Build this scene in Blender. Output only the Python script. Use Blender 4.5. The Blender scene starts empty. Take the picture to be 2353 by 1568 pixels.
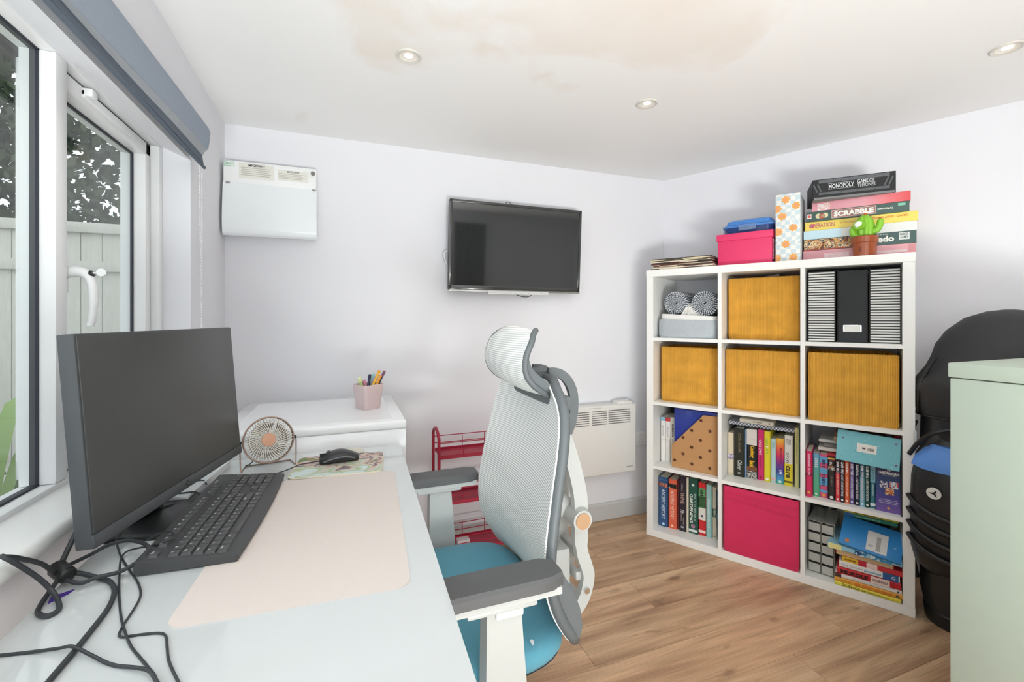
import bpy, bmesh, math, random
from mathutils import Vector, Matrix
random.seed(7)
RAD = math.radians
scene = bpy.context.scene
C = scene.collection

# ------------------------------------------------------------------ camera, world, lights, exposure
CAMH = 1.205
YAW = math.atan(1015 / 2713)           # the back wall runs along X, the window wall along Y
cam_d = bpy.data.cameras.new('camera'); cam = bpy.data.objects.new('camera', cam_d); C.objects.link(cam)
cam.location = (0, 0, CAMH); cam.rotation_euler = (math.pi / 2, 0, -YAW)
cam_d.sensor_width = 36; cam_d.lens = 36 * 1015 / 2353; cam_d.shift_y = -53 / 2353; cam_d.shift_x = 0
cam_d.clip_start = 0.02
scene.camera = cam

w = bpy.data.worlds.new('overcast_sky'); scene.world = w; w.use_nodes = True
wn = w.node_tree; bg = wn.nodes['Background']
wt = wn.nodes.new('ShaderNodeTexCoord'); wnz = wn.nodes.new('ShaderNodeTexNoise'); wr = wn.nodes.new('ShaderNodeValToRGB')
wnz.inputs['Scale'].default_value = 1.6
wr.color_ramp.elements[0].color = (.84, .90, 1.0, 1); wr.color_ramp.elements[1].color = (.97, .985, 1, 1)
wn.links.new(wt.outputs['Generated'], wnz.inputs['Vector']); wn.links.new(wnz.outputs['Fac'], wr.inputs['Fac'])
wn.links.new(wr.outputs['Color'], bg.inputs['Color']); bg.inputs['Strength'].default_value = 1.7

def area_light(name, loc, rot, sx, sy, power, col=(1, 1, 1)):
    d = bpy.data.lights.new(name, 'AREA'); d.shape = 'RECTANGLE'; d.size = sx; d.size_y = sy; d.energy = power; d.color = col
    o = bpy.data.objects.new(name, d); C.objects.link(o); o.location = loc; o.rotation_euler = rot
    return o
# daylight falling in through the glazed doors behind the photographer, plus an added uplight
area_light('daylight_rear_doors', (.15, -1.78, 1.2), (RAD(90), 0, 0), 1.3, 1.8, 5, (.98, .985, 1))
area_light('added_ceiling_uplight', (.15, -1.84, .18), (RAD(90 + 80), 0, 0), 1.3, .7, 205, (1, .992, .985))  # added fill lamp aimed up to brighten the ceiling, not a real source
area_light('daylight_side_window', (-.75, .15, 1.35), (0, RAD(-90), 0),   .85, .9, 4, (.97, .985, 1))

scene.view_settings.view_transform = 'Standard'; scene.view_settings.look = 'None'
scene.view_settings.gamma = 1; scene.view_settings.use_curve_mapping = False
scene.view_settings.exposure = -0.08

# ------------------------------------------------------------------ materials
def lin(c):
    if isinstance(c, str):
        c = c.lstrip('#'); c = [int(c[i:i + 2], 16) / 255 for i in (0, 2, 4)]
    return tuple((x / 12.92 if x <= .04045 else ((x + .055) / 1.055) ** 2.4) for x in c) + (1,)
MATS = {}
def mat(key, col='#cccccc', rough=.5, metal=0, var=.05, scale=25, bump=0, bscale=200, coat=0, spec=.5, sheen=0, emit=None, estr=0, stretch=(1, 1, 1)):
    if key in MATS: return MATS[key]
    m = bpy.data.materials.new(key); m.use_nodes = True; nt = m.node_tree; p = nt.nodes['Principled BSDF']
    b = lin(col); p.inputs['Roughness'].default_value = rough; p.inputs['Metallic'].default_value = metal
    p.inputs['Coat Weight'].default_value = coat; p.inputs['Specular IOR Level'].default_value = spec
    p.inputs['Sheen Weight'].default_value = sheen
    tc = nt.nodes.new('ShaderNodeTexCoord'); mp = nt.nodes.new('ShaderNodeMapping'); mp.inputs['Scale'].default_value = stretch
    nz = nt.nodes.new('ShaderNodeTexNoise'); nz.inputs['Scale'].default_value = scale; nz.inputs['Detail'].default_value = 3
    nt.links.new(tc.outputs['Object'], mp.inputs['Vector']); nt.links.new(mp.outputs['Vector'], nz.inputs['Vector'])
    mx = nt.nodes.new('ShaderNodeMix'); mx.data_type = 'RGBA'
    mx.inputs[6].default_value = tuple(max(0, x * (1 - var)) for x in b[:3]) + (1,)
    mx.inputs[7].default_value = tuple(min(1, x * (1 + var)) for x in b[:3]) + (1,)
    nt.links.new(nz.outputs['Fac'], mx.inputs[0]); nt.links.new(mx.outputs[2], p.inputs['Base Color'])
    if bump:
        n2 = nt.nodes.new('ShaderNodeTexNoise'); n2.inputs['Scale'].default_value = bscale
        bp = nt.nodes.new('ShaderNodeBump'); bp.inputs['Strength'].default_value = bump; bp.inputs['Distance'].default_value = .002
        nt.links.new(mp.outputs['Vector'], n2.inputs['Vector']); nt.links.new(n2.outputs['Fac'], bp.inputs['Height'])
        nt.links.new(bp.outputs['Normal'], p.inputs['Normal'])
    if emit:
        p.inputs['Emission Color'].default_value = lin(emit); p.inputs['Emission Strength'].default_value = estr
    MATS[key] = m; return m
def ink(col, rough=.5): return mat('print_' + col, col, rough, var=.02)
def nodes_of(m):
    nt = m.node_tree; return nt, nt.nodes, nt.links, nt.nodes['Principled BSDF']
def stripe_mat(key, c1, c2, axis, freq, duty=.5, rough=.6, bump=0, c_var=None):
    """stripes along one object axis; freq in stripes per metre"""
    if key in MATS: return MATS[key]
    m = bpy.data.materials.new(key); m.use_nodes = True; nt, N, L, p = nodes_of(m); p.inputs['Roughness'].default_value = rough
    tc = N.new('ShaderNodeTexCoord'); sp = N.new('ShaderNodeSeparateXYZ'); L.new(tc.outputs['Object'], sp.inputs[0])
    a = N.new('ShaderNodeMath'); a.operation = 'MULTIPLY'; a.inputs[1].default_value = freq; L.new(sp.outputs[axis], a.inputs[0])
    fr = N.new('ShaderNodeMath'); fr.operation = 'FRACT'; L.new(a.outputs[0], fr.inputs[0])
    rp = N.new('ShaderNodeValToRGB'); e = rp.color_ramp.elements
    e[0].position = max(0, duty - .06); e[0].color = lin(c1); e[1].position = min(1, duty + .06); e[1].color = lin(c2)
    L.new(fr.outputs[0], rp.inputs[0]); L.new(rp.outputs[0], p.inputs['Base Color'])
    if bump:
        s = N.new('ShaderNodeMath'); s.operation = 'SINE'; k = N.new('ShaderNodeMath'); k.operation = 'MULTIPLY'; k.inputs[1].default_value = 2 * math.pi
        L.new(fr.outputs[0], k.inputs[0]); L.new(k.outputs[0], s.inputs[0])
        bp = N.new('ShaderNodeBump'); bp.inputs['Strength'].default_value = bump; bp.inputs['Distance'].default_value = .003
        L.new(s.outputs[0], bp.inputs['Height']); L.new(bp.outputs[0], p.inputs['Normal'])
    MATS[key] = m; return m
def ramp_mat(key, stops, axis, lo, hi, rough=.45):
    if key in MATS: return MATS[key]
    m = bpy.data.materials.new(key); m.use_nodes = True; nt, N, L, p = nodes_of(m); p.inputs['Roughness'].default_value = rough
    tc = N.new('ShaderNodeTexCoord'); sp = N.new('ShaderNodeSeparateXYZ'); L.new(tc.outputs['Object'], sp.inputs[0])
    mr = N.new('ShaderNodeMapRange'); mr.inputs[1].default_value = lo; mr.inputs[2].default_value = hi; L.new(sp.outputs[axis], mr.inputs[0])
    rp = N.new('ShaderNodeValToRGB'); cr = rp.color_ramp
    while len(cr.elements) < len(stops): cr.elements.new(.5)
    for e, (pos, c) in zip(cr.elements, stops): e.position = pos; e.color = lin(c)
    L.new(mr.outputs[0], rp.inputs[0]); L.new(rp.outputs[0], p.inputs['Base Color']); MATS[key] = m; return m
def patch_mat(key, cols, scale=18, rough=.5, seedv=0, smooth=False):
    """coloured blotches (a printed picture seen from afar)"""
    if key in MATS: return MATS[key]
    m = bpy.data.materials.new(key); m.use_nodes = True; nt, N, L, p = nodes_of(m); p.inputs['Roughness'].default_value = rough
    tc = N.new('ShaderNodeTexCoord'); mp = N.new('ShaderNodeMapping'); mp.inputs['Location'].default_value = (seedv, seedv * 1.7, seedv * .3)
    L.new(tc.outputs['Object'], mp.inputs[0])
    nz = N.new('ShaderNodeTexNoise'); nz.inputs['Scale'].default_value = scale; nz.inputs['Detail'].default_value = 2.5; nz.inputs['Distortion'].default_value = .6
    L.new(mp.outputs[0], nz.inputs['Vector'])
    rp = N.new('ShaderNodeValToRGB'); cr = rp.color_ramp
    if not smooth: cr.interpolation = 'CONSTANT'
    while len(cr.elements) < len(cols): cr.elements.new(.5)
    for i, (e, c) in enumerate(zip(cr.elements, cols)): e.position = .30 + .42 * i / len(cols) if i else 0; e.color = lin(c)
    L.new(nz.outputs['Fac'], rp.inputs[0]); L.new(rp.outputs[0], p.inputs['Base Color']); MATS[key] = m; return m
def glass_mat(key, tint=(1, 1, 1), rough=.0, body=0.0, bodycol='#ffffff', ior=1.5):
    if key in MATS: return MATS[key]
    m = bpy.data.materials.new(key); m.use_nodes = True; nt = m.node_tree; N = nt.nodes; L = nt.links; N.clear()
    out = N.new('ShaderNodeOutputMaterial'); tr = N.new('ShaderNodeBsdfTransparent'); tr.inputs[0].default_value = tint + (1,)
    gl = N.new('ShaderNodeBsdfGlossy'); gl.inputs['Roughness'].default_value = rough
    lw = N.new('ShaderNodeLayerWeight'); lw.inputs[0].default_value = .5; pw = N.new('ShaderNodeMath'); pw.operation = 'POWER'; pw.inputs[1].default_value = 5
    fr = N.new('ShaderNodeMath'); fr.operation = 'MULTIPLY_ADD'; fr.inputs[1].default_value = .96; fr.inputs[2].default_value = .04
    L.new(lw.outputs['Facing'], pw.inputs[0]); L.new(pw.outputs[0], fr.inputs[0])
    base = tr.outputs[0]
    if body:
        df = N.new('ShaderNodeBsdfDiffuse'); df.inputs[0].default_value = lin(bodycol); mb = N.new('ShaderNodeMixShader'); mb.inputs[0].default_value = body
        L.new(tr.outputs[0], mb.inputs[1]); L.new(df.outputs[0], mb.inputs[2]); base = mb.outputs[0]
    mx = N.new('ShaderNodeMixShader'); L.new(fr.outputs[0], mx.inputs[0]); L.new(base, mx.inputs[1]); L.new(gl.outputs[0], mx.inputs[2])
    L.new(mx.outputs[0], out.inputs[0]); MATS[key] = m; return m

WALL = mat('wall_paint', '#ebebf0', .75, var=.015, scale=3, bump=.05, bscale=300)
WHITE = mat('white_gloss_plastic', '#f1f2f2', .32, var=.01)
UPVC = mat('white_upvc', '#f0f1f2', .3, var=.01)
KAL = mat('white_foil_board', '#f8f8f5', .38, var=.012, scale=8)
DARK = mat('dark_grey_plastic', '#4a4c4e', .45, var=.05)
BLACK = mat('black_plastic', '#1b1c1d', .4, var=.08)
CHROME = mat('chrome', '#d8d8d8', .15, metal=1, var=.02)
CABLE = mat('cable_rubber', '#33363a', .5, var=.06)
GREY = mat('mid_grey_plastic', '#73787b', .5, var=.03)
LGREY = mat('light_grey_plastic', '#dcdedb', .45, var=.02)
PAPER = mat('book_paper', '#e9e1d0', .8, var=.06, scale=60, stretch=(20, 1, 1))
GASKET = mat('black_gasket', '#2b2e38', .6)

# ------------------------------------------------------------------ mesh helpers
class B:
    def __init__(s): s.bm = bmesh.new()
    def box(s, x0, x1, y0, y1, z0, z1, bev=0, seg=2, M=None):
        m = Matrix.Translation(((x0 + x1) / 2, (y0 + y1) / 2, (z0 + z1) / 2)) @ Matrix.Diagonal((abs(x1 - x0), abs(y1 - y0), abs(z1 - z0), 1))
        r = bmesh.ops.create_cube(s.bm, size=1, matrix=m); vs = r['verts']
        if bev:
            es = list({e for v in vs for e in v.link_edges})
            g = bmesh.ops.bevel(s.bm, geom=es, offset=bev, segments=seg, profile=.5, affect='EDGES')
            vs = list({v for f in g['faces'] for v in f.verts} | {v for v in vs if v.is_valid})
        if M is not None: bmesh.ops.transform(s.bm, matrix=M, verts=vs)
        return s
    def cyl(s, p0, p1, r0, r1=None, n=24, cap=True):
        p0, p1 = Vector(p0), Vector(p1); r1 = r0 if r1 is None else r1; d = p1 - p0
        q = d.to_track_quat('Z', 'Y').to_matrix().to_4x4()
        bmesh.ops.create_cone(s.bm, cap_ends=cap, segments=n, radius1=r0, radius2=r1, depth=d.length, matrix=Matrix.Translation((p0 + p1) / 2) @ q)
        return s
    def ring(s, pts): return [s.bm.verts.new(p) for p in pts]
    def loft(s, rings, cap=True, closed=True):
        rs = [s.ring(r) for r in rings]; n = len(rs[0])
        for a, b in zip(rs, rs[1:]):
            for i in range(n if closed else n - 1):
                j = (i + 1) % n
                try: s.bm.faces.new((a[i], a[j], b[j], b[i]))
                except ValueError: pass
        if cap and closed:
            try: s.bm.faces.new(rs[0][::-1]); s.bm.faces.new(rs[-1])
            except ValueError: pass
        return s
    def lathe(s, prof, c=(0, 0, 0), n=32, axis=None, cap=True):
        M = Matrix.Translation(c)
        if axis is not None: M = M @ Vector(axis).to_track_quat('Z', 'Y').to_matrix().to_4x4()
        return s.loft([[M @ Vector((r * math.cos(2 * math.pi * i / n), r * math.sin(2 * math.pi * i / n), z)) for i in range(n)] for r, z in prof], cap)
    def tube(s, pts, r, n=8, closed=False, cap=True, rr=None, flat=1.0, up=None):
        pts = [Vector(p) for p in pts]; N = len(pts); rings = []; prev = None
        for i, p in enumerate(pts):
            if closed: t = pts[(i + 1) % N] - pts[i - 1]
            else: t = pts[min(i + 1, N - 1)] - pts[max(i - 1, 0)]
            t.normalize()
            if up is not None: a = Vector(up)
            else: a = prev if prev is not None else (Vector((0, 0, 1)) if abs(t.z) < .9 else Vector((1, 0, 0)))
            u = (a - t * a.dot(t)); u = u.normalized() if u.length > 1e-6 else t.orthogonal().normalized()
            v = t.cross(u); prev = u; R_ = rr[i] if rr else r
            rings.append([p + u * math.cos(2 * math.pi * k / n) * R_ + v * math.sin(2 * math.pi * k / n) * R_ * flat for k in range(n)])
        if closed: rings.append(rings[0])
        s.loft(rings, cap=cap and not closed); 
        if closed: bmesh.ops.remove_doubles(s.bm, verts=s.bm.verts, dist=1e-6)
        return s
    def bar(s, pts, wd, ht, up=(0, 1, 0)):
        """rectangular section swept along points; wd measured along up"""
        pts = [Vector(p) for p in pts]; rings = []
        for i, p in enumerate(pts):
            t = (pts[min(i + 1, len(pts) - 1)] - pts[max(i - 1, 0)]).normalized(); u = Vector(up); u = (u - t * u.dot(t)).normalized(); v = t.cross(u)
            W = wd[i] if isinstance(wd, (list, tuple)) else wd; H_ = ht[i] if isinstance(ht, (list, tuple)) else ht
            rings.append([p + u * a * W / 2 + v * b * H_ / 2 for a, b in ((-1, -1), (1, -1), (1, 1), (-1, 1))])
        return s.loft(rings)
    def prism(s, poly, z0, z1, M=None):
        a = [Vector((x, y, z0)) for x, y in poly]; b = [Vector((x, y, z1)) for x, y in poly]
        if M is not None: a = [M @ p for p in a]; b = [M @ p for p in b]
        return s.loft([a, b])
    def poly(s, pts):
        s.bm.faces.new([s.bm.verts.new(p) for p in pts]); return s
    def grid(s, fn, nu, nv, thick=0):
        vs = [[s.bm.verts.new(fn(i / nu, j / nv)) for i in range(nu + 1)] for j in range(nv + 1)]
        fs = [s.bm.faces.new((vs[j][i], vs[j][i + 1], vs[j + 1][i + 1], vs[j + 1][i])) for j in range(nv) for i in range(nu)]
        if thick:
            bmesh.ops.recalc_face_normals(s.bm, faces=fs); bmesh.ops.solidify(s.bm, geom=fs, thickness=thick)
        return s
    def sphere(s, c, r, sc=(1, 1, 1), n=16, M=None):
        m = Matrix.Translation(c) @ (M or Matrix()) @ Matrix.Diagonal(sc + (1,))
        bmesh.ops.create_uvsphere(s.bm, u_segments=n, v_segments=max(6, n // 2), radius=r, matrix=m); return s
    def mesh(s, name, ang=.65, norm=True):
        if norm: bmesh.ops.recalc_face_normals(s.bm, faces=s.bm.faces)
        for e in s.bm.edges:
            if len(e.link_faces) == 2 and e.calc_face_angle(0) > ang: e.smooth = False
        for f in s.bm.faces: f.smooth = True
        me = bpy.data.meshes.new(name); s.bm.to_mesh(me); s.bm.free(); return me
    def obj(s, name, m, parent=None, world=False, loc=None, rot=None, ang=.65, norm=True):
        if world and parent is not None:
            inv = root_mx(parent).inverted(); bmesh.ops.transform(s.bm, matrix=inv, verts=s.bm.verts)
        me = s.mesh(name, ang, norm); return link(name, me, m, parent, loc, rot)
def root_mx(p):
    m = p.matrix_basis.copy()
    while p.parent: p = p.parent; m = p.matrix_basis @ m
    return m
def link(name, me, m, parent=None, loc=None, rot=None):
    o = bpy.data.objects.new(name, me); C.objects.link(o)
    if m is not None and not me.materials: me.materials.append(m)
    if parent is not None: o.parent = parent
    if loc is not None: o.location = loc
    if rot is not None: o.rotation_euler = rot
    return o
def tag(o, label, cat, group=None):
    o['label'] = label; o['category'] = cat
    if group: o['group'] = group
    return o
def thing(name, label, cat, loc=(0, 0, 0), rz=0, group=None, rot=None):
    o = bpy.data.objects.new(name, None); C.objects.link(o); o.empty_display_size = .05
    o.location = loc; o.rotation_euler = rot if rot else (0, 0, rz)
    return tag(o, label, cat, group)
def struct(o): o['kind'] = 'structure'; return o
def smooth_pts(pts, k=6, closed=False):
    P = [Vector(p) for p in pts]; out = []; n = len(P)
    for i in range(n if closed else n - 1):
        g = (lambda j: P[j % n]) if closed else (lambda j: P[max(0, min(n - 1, j))])
        p0, p1, p2, p3 = g(i - 1), g(i), g(i + 1), g(i + 2)
        for q in range(k):
            t = q / k
            out.append(.5 * ((2 * p1) + (p2 - p0) * t + (2 * p0 - 5 * p1 + 4 * p2 - p3) * t * t + (3 * p1 - p0 - 3 * p2 + p3) * t ** 3))
    if not closed: out.append(P[-1])
    return out
TXT = {}
def text_mesh(s, bold=0.0, shear=0.0):
    k = (s, bold, shear)
    if k in TXT: return TXT[k]
    if isinstance(s, int):      # print too small to read in the photograph: this many plain strokes
        rn = random.Random(s); V, F, x = [], [], -.5; n = s
        for i in range(n):
            w_ = 1 / n * rn.uniform(.5, .8); h_ = rn.uniform(.34, .5); q = len(V); V += [(x, -.4), (x + w_, -.4), (x + w_, h_ - .02), (x, h_)]; F.append((q, q + 1, q + 2, q + 3)); x += 1 / n
        TXT[k] = (V, F); return V, F
    cu = bpy.data.curves.new('t', 'FONT'); cu.body = s; cu.size = 1; cu.resolution_u = 3; cu.offset = bold; cu.shear = shear; cu.align_x = 'CENTER'; cu.space_line = .85
    ob = bpy.data.objects.new('t', cu); C.objects.link(ob); dg = bpy.context.evaluated_depsgraph_get()
    me = bpy.data.meshes.new_from_object(ob.evaluated_get(dg)); bpy.data.objects.remove(ob)
    xs = [v.co.x for v in me.vertices]; ys = [v.co.y for v in me.vertices]
    cx, cy, sx, sy = (min(xs) + max(xs)) / 2, (min(ys) + max(ys)) / 2, max(xs) - min(xs), max(ys) - min(ys)
    V = [((v.co.x - cx) / sx, (v.co.y - cy) / sy) for v in me.vertices]; F = [tuple(p.vertices) for p in me.polygons]
    bpy.data.meshes.remove(me); TXT[k] = (V, F); return V, F
ORI = {'h': ((1, 0, 0), (0, 0, 1)), 'v': ((0, 0, -1), (1, 0, 0)), 'vu': ((0, 0, 1), (-1, 0, 0)), 'top': ((1, 0, 0), (0, 1, 0)), 'side': ((0, 1, 0), (0, 0, 1)), 'hi': ((-1, 0, 0), (0, 0, -1))}
def text(s, parent, m, wd, ht, pos, ori='h', bold=0.0, name='lettering', shear=0.0):
    V, F = text_mesh(s, bold, shear); X, Y = (Vector(a) for a in ORI[ori]); p = Vector(pos)
    me = bpy.data.meshes.new(name); me.from_pydata([p + X * (a * wd) + Y * (b * ht) for a, b in V], [], F)
    return link(name, me, m, parent)
def disc_print(parent, name, m, discs, n=14, y=-.0006):
    """flat discs printed on a face that looks along -y: (x, z, r)"""
    b = B()
    for (x, z, r) in discs: b.poly([(x + r * math.cos(2 * math.pi * i / n), y, z + r * math.sin(2 * math.pi * i / n)) for i in range(n)])
    return b.obj(name, m, parent, norm=False)
def inst(name, me, parent, loc, rot=None):
    return link(name, me, None, parent, loc, rot)

# ------------------------------------------------------------------ frame of the cube shelf (stands against the angled wall)
KL = Vector((1.5627, 2.0433, 0)); KA = RAD(-59.0555); KU = Vector((math.cos(KA), math.sin(KA), 0)); KN = Vector((-KU.y, KU.x, 0))
def K(s, n, z): return KL + KU * s + KN * n + Vector((0, 0, z))
COLS = [(.038, .371), (.389, .722), (.740, 1.073)]; ROWS = [.038, .391, .744, 1.097]

# ------------------------------------------------------------------ the room
BACKY = 2.286; LEFTX = -.508; CORN = Vector((1.881, BACKY, 0)); REARY = -1.62; RX = 3.25
RCORN = CORN + KU * ((RX - CORN.x) / KU.x)
def ceil_z(x, y):
    X = x * math.cos(YAW) - y * math.sin(YAW); Z = x * math.sin(YAW) + y * math.cos(YAW)
    return CAMH + .868 + .0139 * (X - .961) - .0322 * (Z - 2.80)
def clip(poly, a, b, c):
    out = []
    for i, p in enumerate(poly):
        q = poly[(i + 1) % len(poly)]; dp = a * p[0] + b * p[1] - c; dq = a * q[0] + b * q[1] - c
        if dp <= 0: out.append(p)
        if dp * dq < 0: t = dp / (dp - dq); out.append((p[0] + (q[0] - p[0]) * t, p[1] + (q[1] - p[1]) * t))
    return out
NRM = KN
def room_clip(poly):
    for a, b, c in ((-1, 0, -LEFTX), (1, 0, RX), (0, 1, BACKY), (0, -1, -REARY), (NRM.x, NRM.y, NRM.x * CORN.x + NRM.y * CORN.y)):
        if poly: poly = clip(poly, a, b, c)
    return poly

# floor: oak-look planks, each one a piece
def oak():
    m = bpy.data.materials.new('oak_plank'); m.use_nodes = True; nt, N, L, p = nodes_of(m); p.inputs['Roughness'].default_value = .42
    tc = N.new('ShaderNodeTexCoord'); oi = N.new('ShaderNodeObjectInfo'); off = N.new('ShaderNodeVectorMath'); off.operation = 'SCALE'
    cb = N.new('ShaderNodeCombineXYZ'); L.new(oi.outputs['Random'], cb.inputs[0]); L.new(oi.outputs['Random'], cb.inputs[1])
    L.new(cb.outputs[0], off.inputs[0]); off.inputs['Scale'].default_value = 37
    ad = N.new('ShaderNodeVectorMath'); L.new(tc.outputs['Object'], ad.inputs[0]); L.new(off.outputs[0], ad.inputs[1])
    m1 = N.new('ShaderNodeMapping'); m1.inputs['Scale'].default_value = (.75, 8.5, 1); L.new(ad.outputs[0], m1.inputs[0])
    big = N.new('ShaderNodeTexNoise'); big.inputs['Scale'].default_value = 1.6; big.inputs['Detail'].default_value = 6; big.inputs['Distortion'].default_value = .35; L.new(m1.outputs[0], big.inputs[0])
    m2 = N.new('ShaderNodeMapping'); m2.inputs['Scale'].default_value = (1.6, 80, 1); L.new(ad.outputs[0], m2.inputs[0])
    fine = N.new('ShaderNodeTexNoise'); fine.inputs['Scale'].default_value = 3; fine.inputs['Detail'].default_value = 5; L.new(m2.outputs[0], fine.inputs[0])
    m3 = N.new('ShaderNodeMapping'); m3.inputs['Scale'].default_value = (.8, 5.5, 1); L.new(ad.outputs[0], m3.inputs[0])
    ks = N.new('ShaderNodeTexNoise'); ks.inputs['Scale'].default_value = 2.1; ks.inputs['Detail'].default_value = 1; L.new(m3.outputs[0], ks.inputs[0])
    rg = N.new('ShaderNodeMath'); rg.operation = 'MULTIPLY'; rg.inputs[1].default_value = 34; L.new(ks.outputs['Fac'], rg.inputs[0])
    sn = N.new('ShaderNodeMath'); sn.operation = 'SINE'; L.new(rg.outputs[0], sn.inputs[0])
    rp = N.new('ShaderNodeValToRGB'); cr = rp.color_ramp
    for _ in range(2): cr.elements.new(.5)
    for e, (pos, c) in zip(cr.elements, ((.24, '#a07a5e'), (.42, '#c7a17f'), (.56, '#dcb792'), (.78, '#ebcda9'))): e.position = pos; e.color = lin(c)
    L.new(big.outputs['Fac'], rp.inputs[0])
    mx = N.new('ShaderNodeMix'); mx.data_type = 'RGBA'; mx.blend_type = 'MULTIPLY'; mx.inputs[0].default_value = .5
    r2 = N.new('ShaderNodeValToRGB'); r2.color_ramp.elements[0].position = .3; r2.color_ramp.elements[0].color = (.55, .5, .45, 1); r2.color_ramp.elements[1].position = .6; r2.color_ramp.elements[1].color = (1, 1, 1, 1)
    L.new(fine.outputs['Fac'], r2.inputs[0]); L.new(rp.outputs[0], mx.inputs[6]); L.new(r2.outputs[0], mx.inputs[7])
    mr = N.new('ShaderNodeMapRange'); mr.inputs[1].default_value = -1; mr.inputs[2].default_value = 1; mr.inputs[3].default_value = .90; mr.inputs[4].default_value = 1.04; L.new(sn.outputs[0], mr.inputs[0])
    hs = N.new('ShaderNodeHueSaturation'); hs.inputs['Saturation'].default_value = 1.0; L.new(mx.outputs[2], hs.inputs['Color']); L.new(mr.outputs[0], hs.inputs['Value'])
    m4 = N.new('ShaderNodeMapping'); m4.inputs['Scale'].default_value = (2.2, 6.5, 1); L.new(ad.outputs[0], m4.inputs[0])
    kn = N.new('ShaderNodeTexNoise'); kn.inputs['Scale'].default_value = 2.4; kn.inputs['Detail'].default_value = 3; L.new(m4.outputs[0], kn.inputs[0])
    kr = N.new('ShaderNodeMapRange'); kr.inputs[1].default_value = .63; kr.inputs[2].default_value = .76; kr.inputs[3].default_value = 0; kr.inputs[4].default_value = .75; L.new(kn.outputs['Fac'], kr.inputs[0])
    km = N.new('ShaderNodeMix'); km.data_type = 'RGBA'; L.new(kr.outputs[0], km.inputs[0]); L.new(hs.outputs[0], km.inputs[6]); km.inputs[7].default_value = lin('#76583f')
    tv = N.new('ShaderNodeMapRange'); tv.inputs[3].default_value = .86; tv.inputs[4].default_value = 1.1; L.new(oi.outputs['Random'], tv.inputs[0])
    h2 = N.new('ShaderNodeHueSaturation'); L.new(km.outputs[2], h2.inputs['Color']); L.new(tv.outputs[0], h2.inputs['Value'])
    L.new(h2.outputs[0], p.inputs['Base Color'])
    bp = N.new('ShaderNodeBump'); bp.inputs['Strength'].default_value = .12; bp.inputs['Distance'].default_value = .001; L.new(fine.outputs['Fac'], bp.inputs['Height']); L.new(bp.outputs[0], p.inputs['Normal'])
    return m
OAK = oak()
fb = B(); fpoly = room_clip([(-1, -2), (4, -2), (4, 3), (-1, 3)]); fb.prism(fpoly, -.05, -.009)
floor = struct(fb.obj('floor', mat('floor_underlay', '#4b3a2d', .8)))
JOINTS = {0: 1.203, 1: 1.49, -1: .805, -2: 1.80, -3: 1.495}
PW, PL = .192, 1.22
for r in range(-17, 5):
    y0 = 1.513 + PW * r; j = JOINTS.get(r, (r * .437 + .31) % PL)
    k0 = int((LEFTX - 1 - j) / PL) - 1
    for k in range(k0, k0 + 7):
        x0 = j + k * PL
        q = room_clip([(x0 + .0006, y0 + .0006), (x0 + PL - .0006, y0 + .0006), (x0 + PL - .0006, y0 + PW - .0006), (x0 + .0006, y0 + PW - .0006)])
        if len(q) < 3: continue
        cx = sum(p[0] for p in q) / len(q); cy = sum(p[1] for p in q) / len(q)
        b = B(); b.prism([(x - cx, y - cy) for x, y in q], -.009, 0); b.obj('plank', OAK, floor, loc=(cx, cy, 0))

# ceiling with patchy old paint
def ceiling_mat():
    m = bpy.data.materials.new('ceiling_paint'); m.use_nodes = True; nt, N, L, p = nodes_of(m); p.inputs['Roughness'].default_value = .85
    tc = N.new('ShaderNodeTexCoord'); nz = N.new('ShaderNodeTexNoise'); nz.inputs['Scale'].default_value = 2.1; nz.inputs['Detail'].default_value = 5; nz.inputs['Distortion'].default_value = .7
    L.new(tc.outputs['Object'], nz.inputs[0])
    def blob(cx, cy, r):
        d = N.new('ShaderNodeVectorMath'); d.operation = 'DISTANCE'; d.inputs[1].default_value = (cx, cy, 2.1); L.new(tc.outputs['Object'], d.inputs[0])
        q = N.new('ShaderNodeMapRange'); q.inputs[1].default_value = r; q.inputs[2].default_value = 0; q.inputs[3].default_value = 0; q.inputs[4].default_value = .42; L.new(d.outputs['Value'], q.inputs[0]); return q.outputs[0]
    mxm = N.new('ShaderNodeMath'); mxm.operation = 'MAXIMUM'; L.new(blob(.72, 1.02, .75), mxm.inputs[0]); L.new(blob(-.02, 1.32, .55), mxm.inputs[1])
    a = N.new('ShaderNodeMath'); a.operation = 'ADD'; L.new(nz.outputs['Fac'], a.inputs[0]); L.new(mxm.outputs[0], a.inputs[1])
    st = N.new('ShaderNodeMapRange'); st.inputs[1].default_value = .70; st.inputs[2].default_value = .80; L.new(a.outputs[0], st.inputs[0])
    n2 = N.new('ShaderNodeTexNoise'); n2.inputs['Scale'].default_value = 3; L.new(tc.outputs['Object'], n2.inputs[0])
    mm = N.new('ShaderNodeMath'); mm.operation = 'MULTIPLY'; L.new(st.outputs[0], mm.inputs[0]); L.new(n2.outputs['Fac'], mm.inputs[1])
    mx = N.new('ShaderNodeMix'); mx.data_type = 'RGBA'; L.new(mm.outputs[0], mx.inputs[0]); mx.inputs[6].default_value = lin('#f5f5f5'); mx.inputs[7].default_value = lin('#ece1d6'); L.new(mx.outputs[2], p.inputs['Base Color'])
    return m
cb = B(); cp = room_clip([(-1, -2), (4, -2), (4, 3), (-1, 3)])
cb.loft([[(x, y, ceil_z(x, y)) for x, y in cp], [(x, y, ceil_z(x, y) + .08) for x, y in cp]])
struct(cb.obj('ceiling', ceiling_mat()))

HT = 2.34
b = B(); b.box(LEFTX - .2, CORN.x + .06, BACKY, BACKY + .1, -.05, HT); struct(b.obj('wall_back', WALL))
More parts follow.
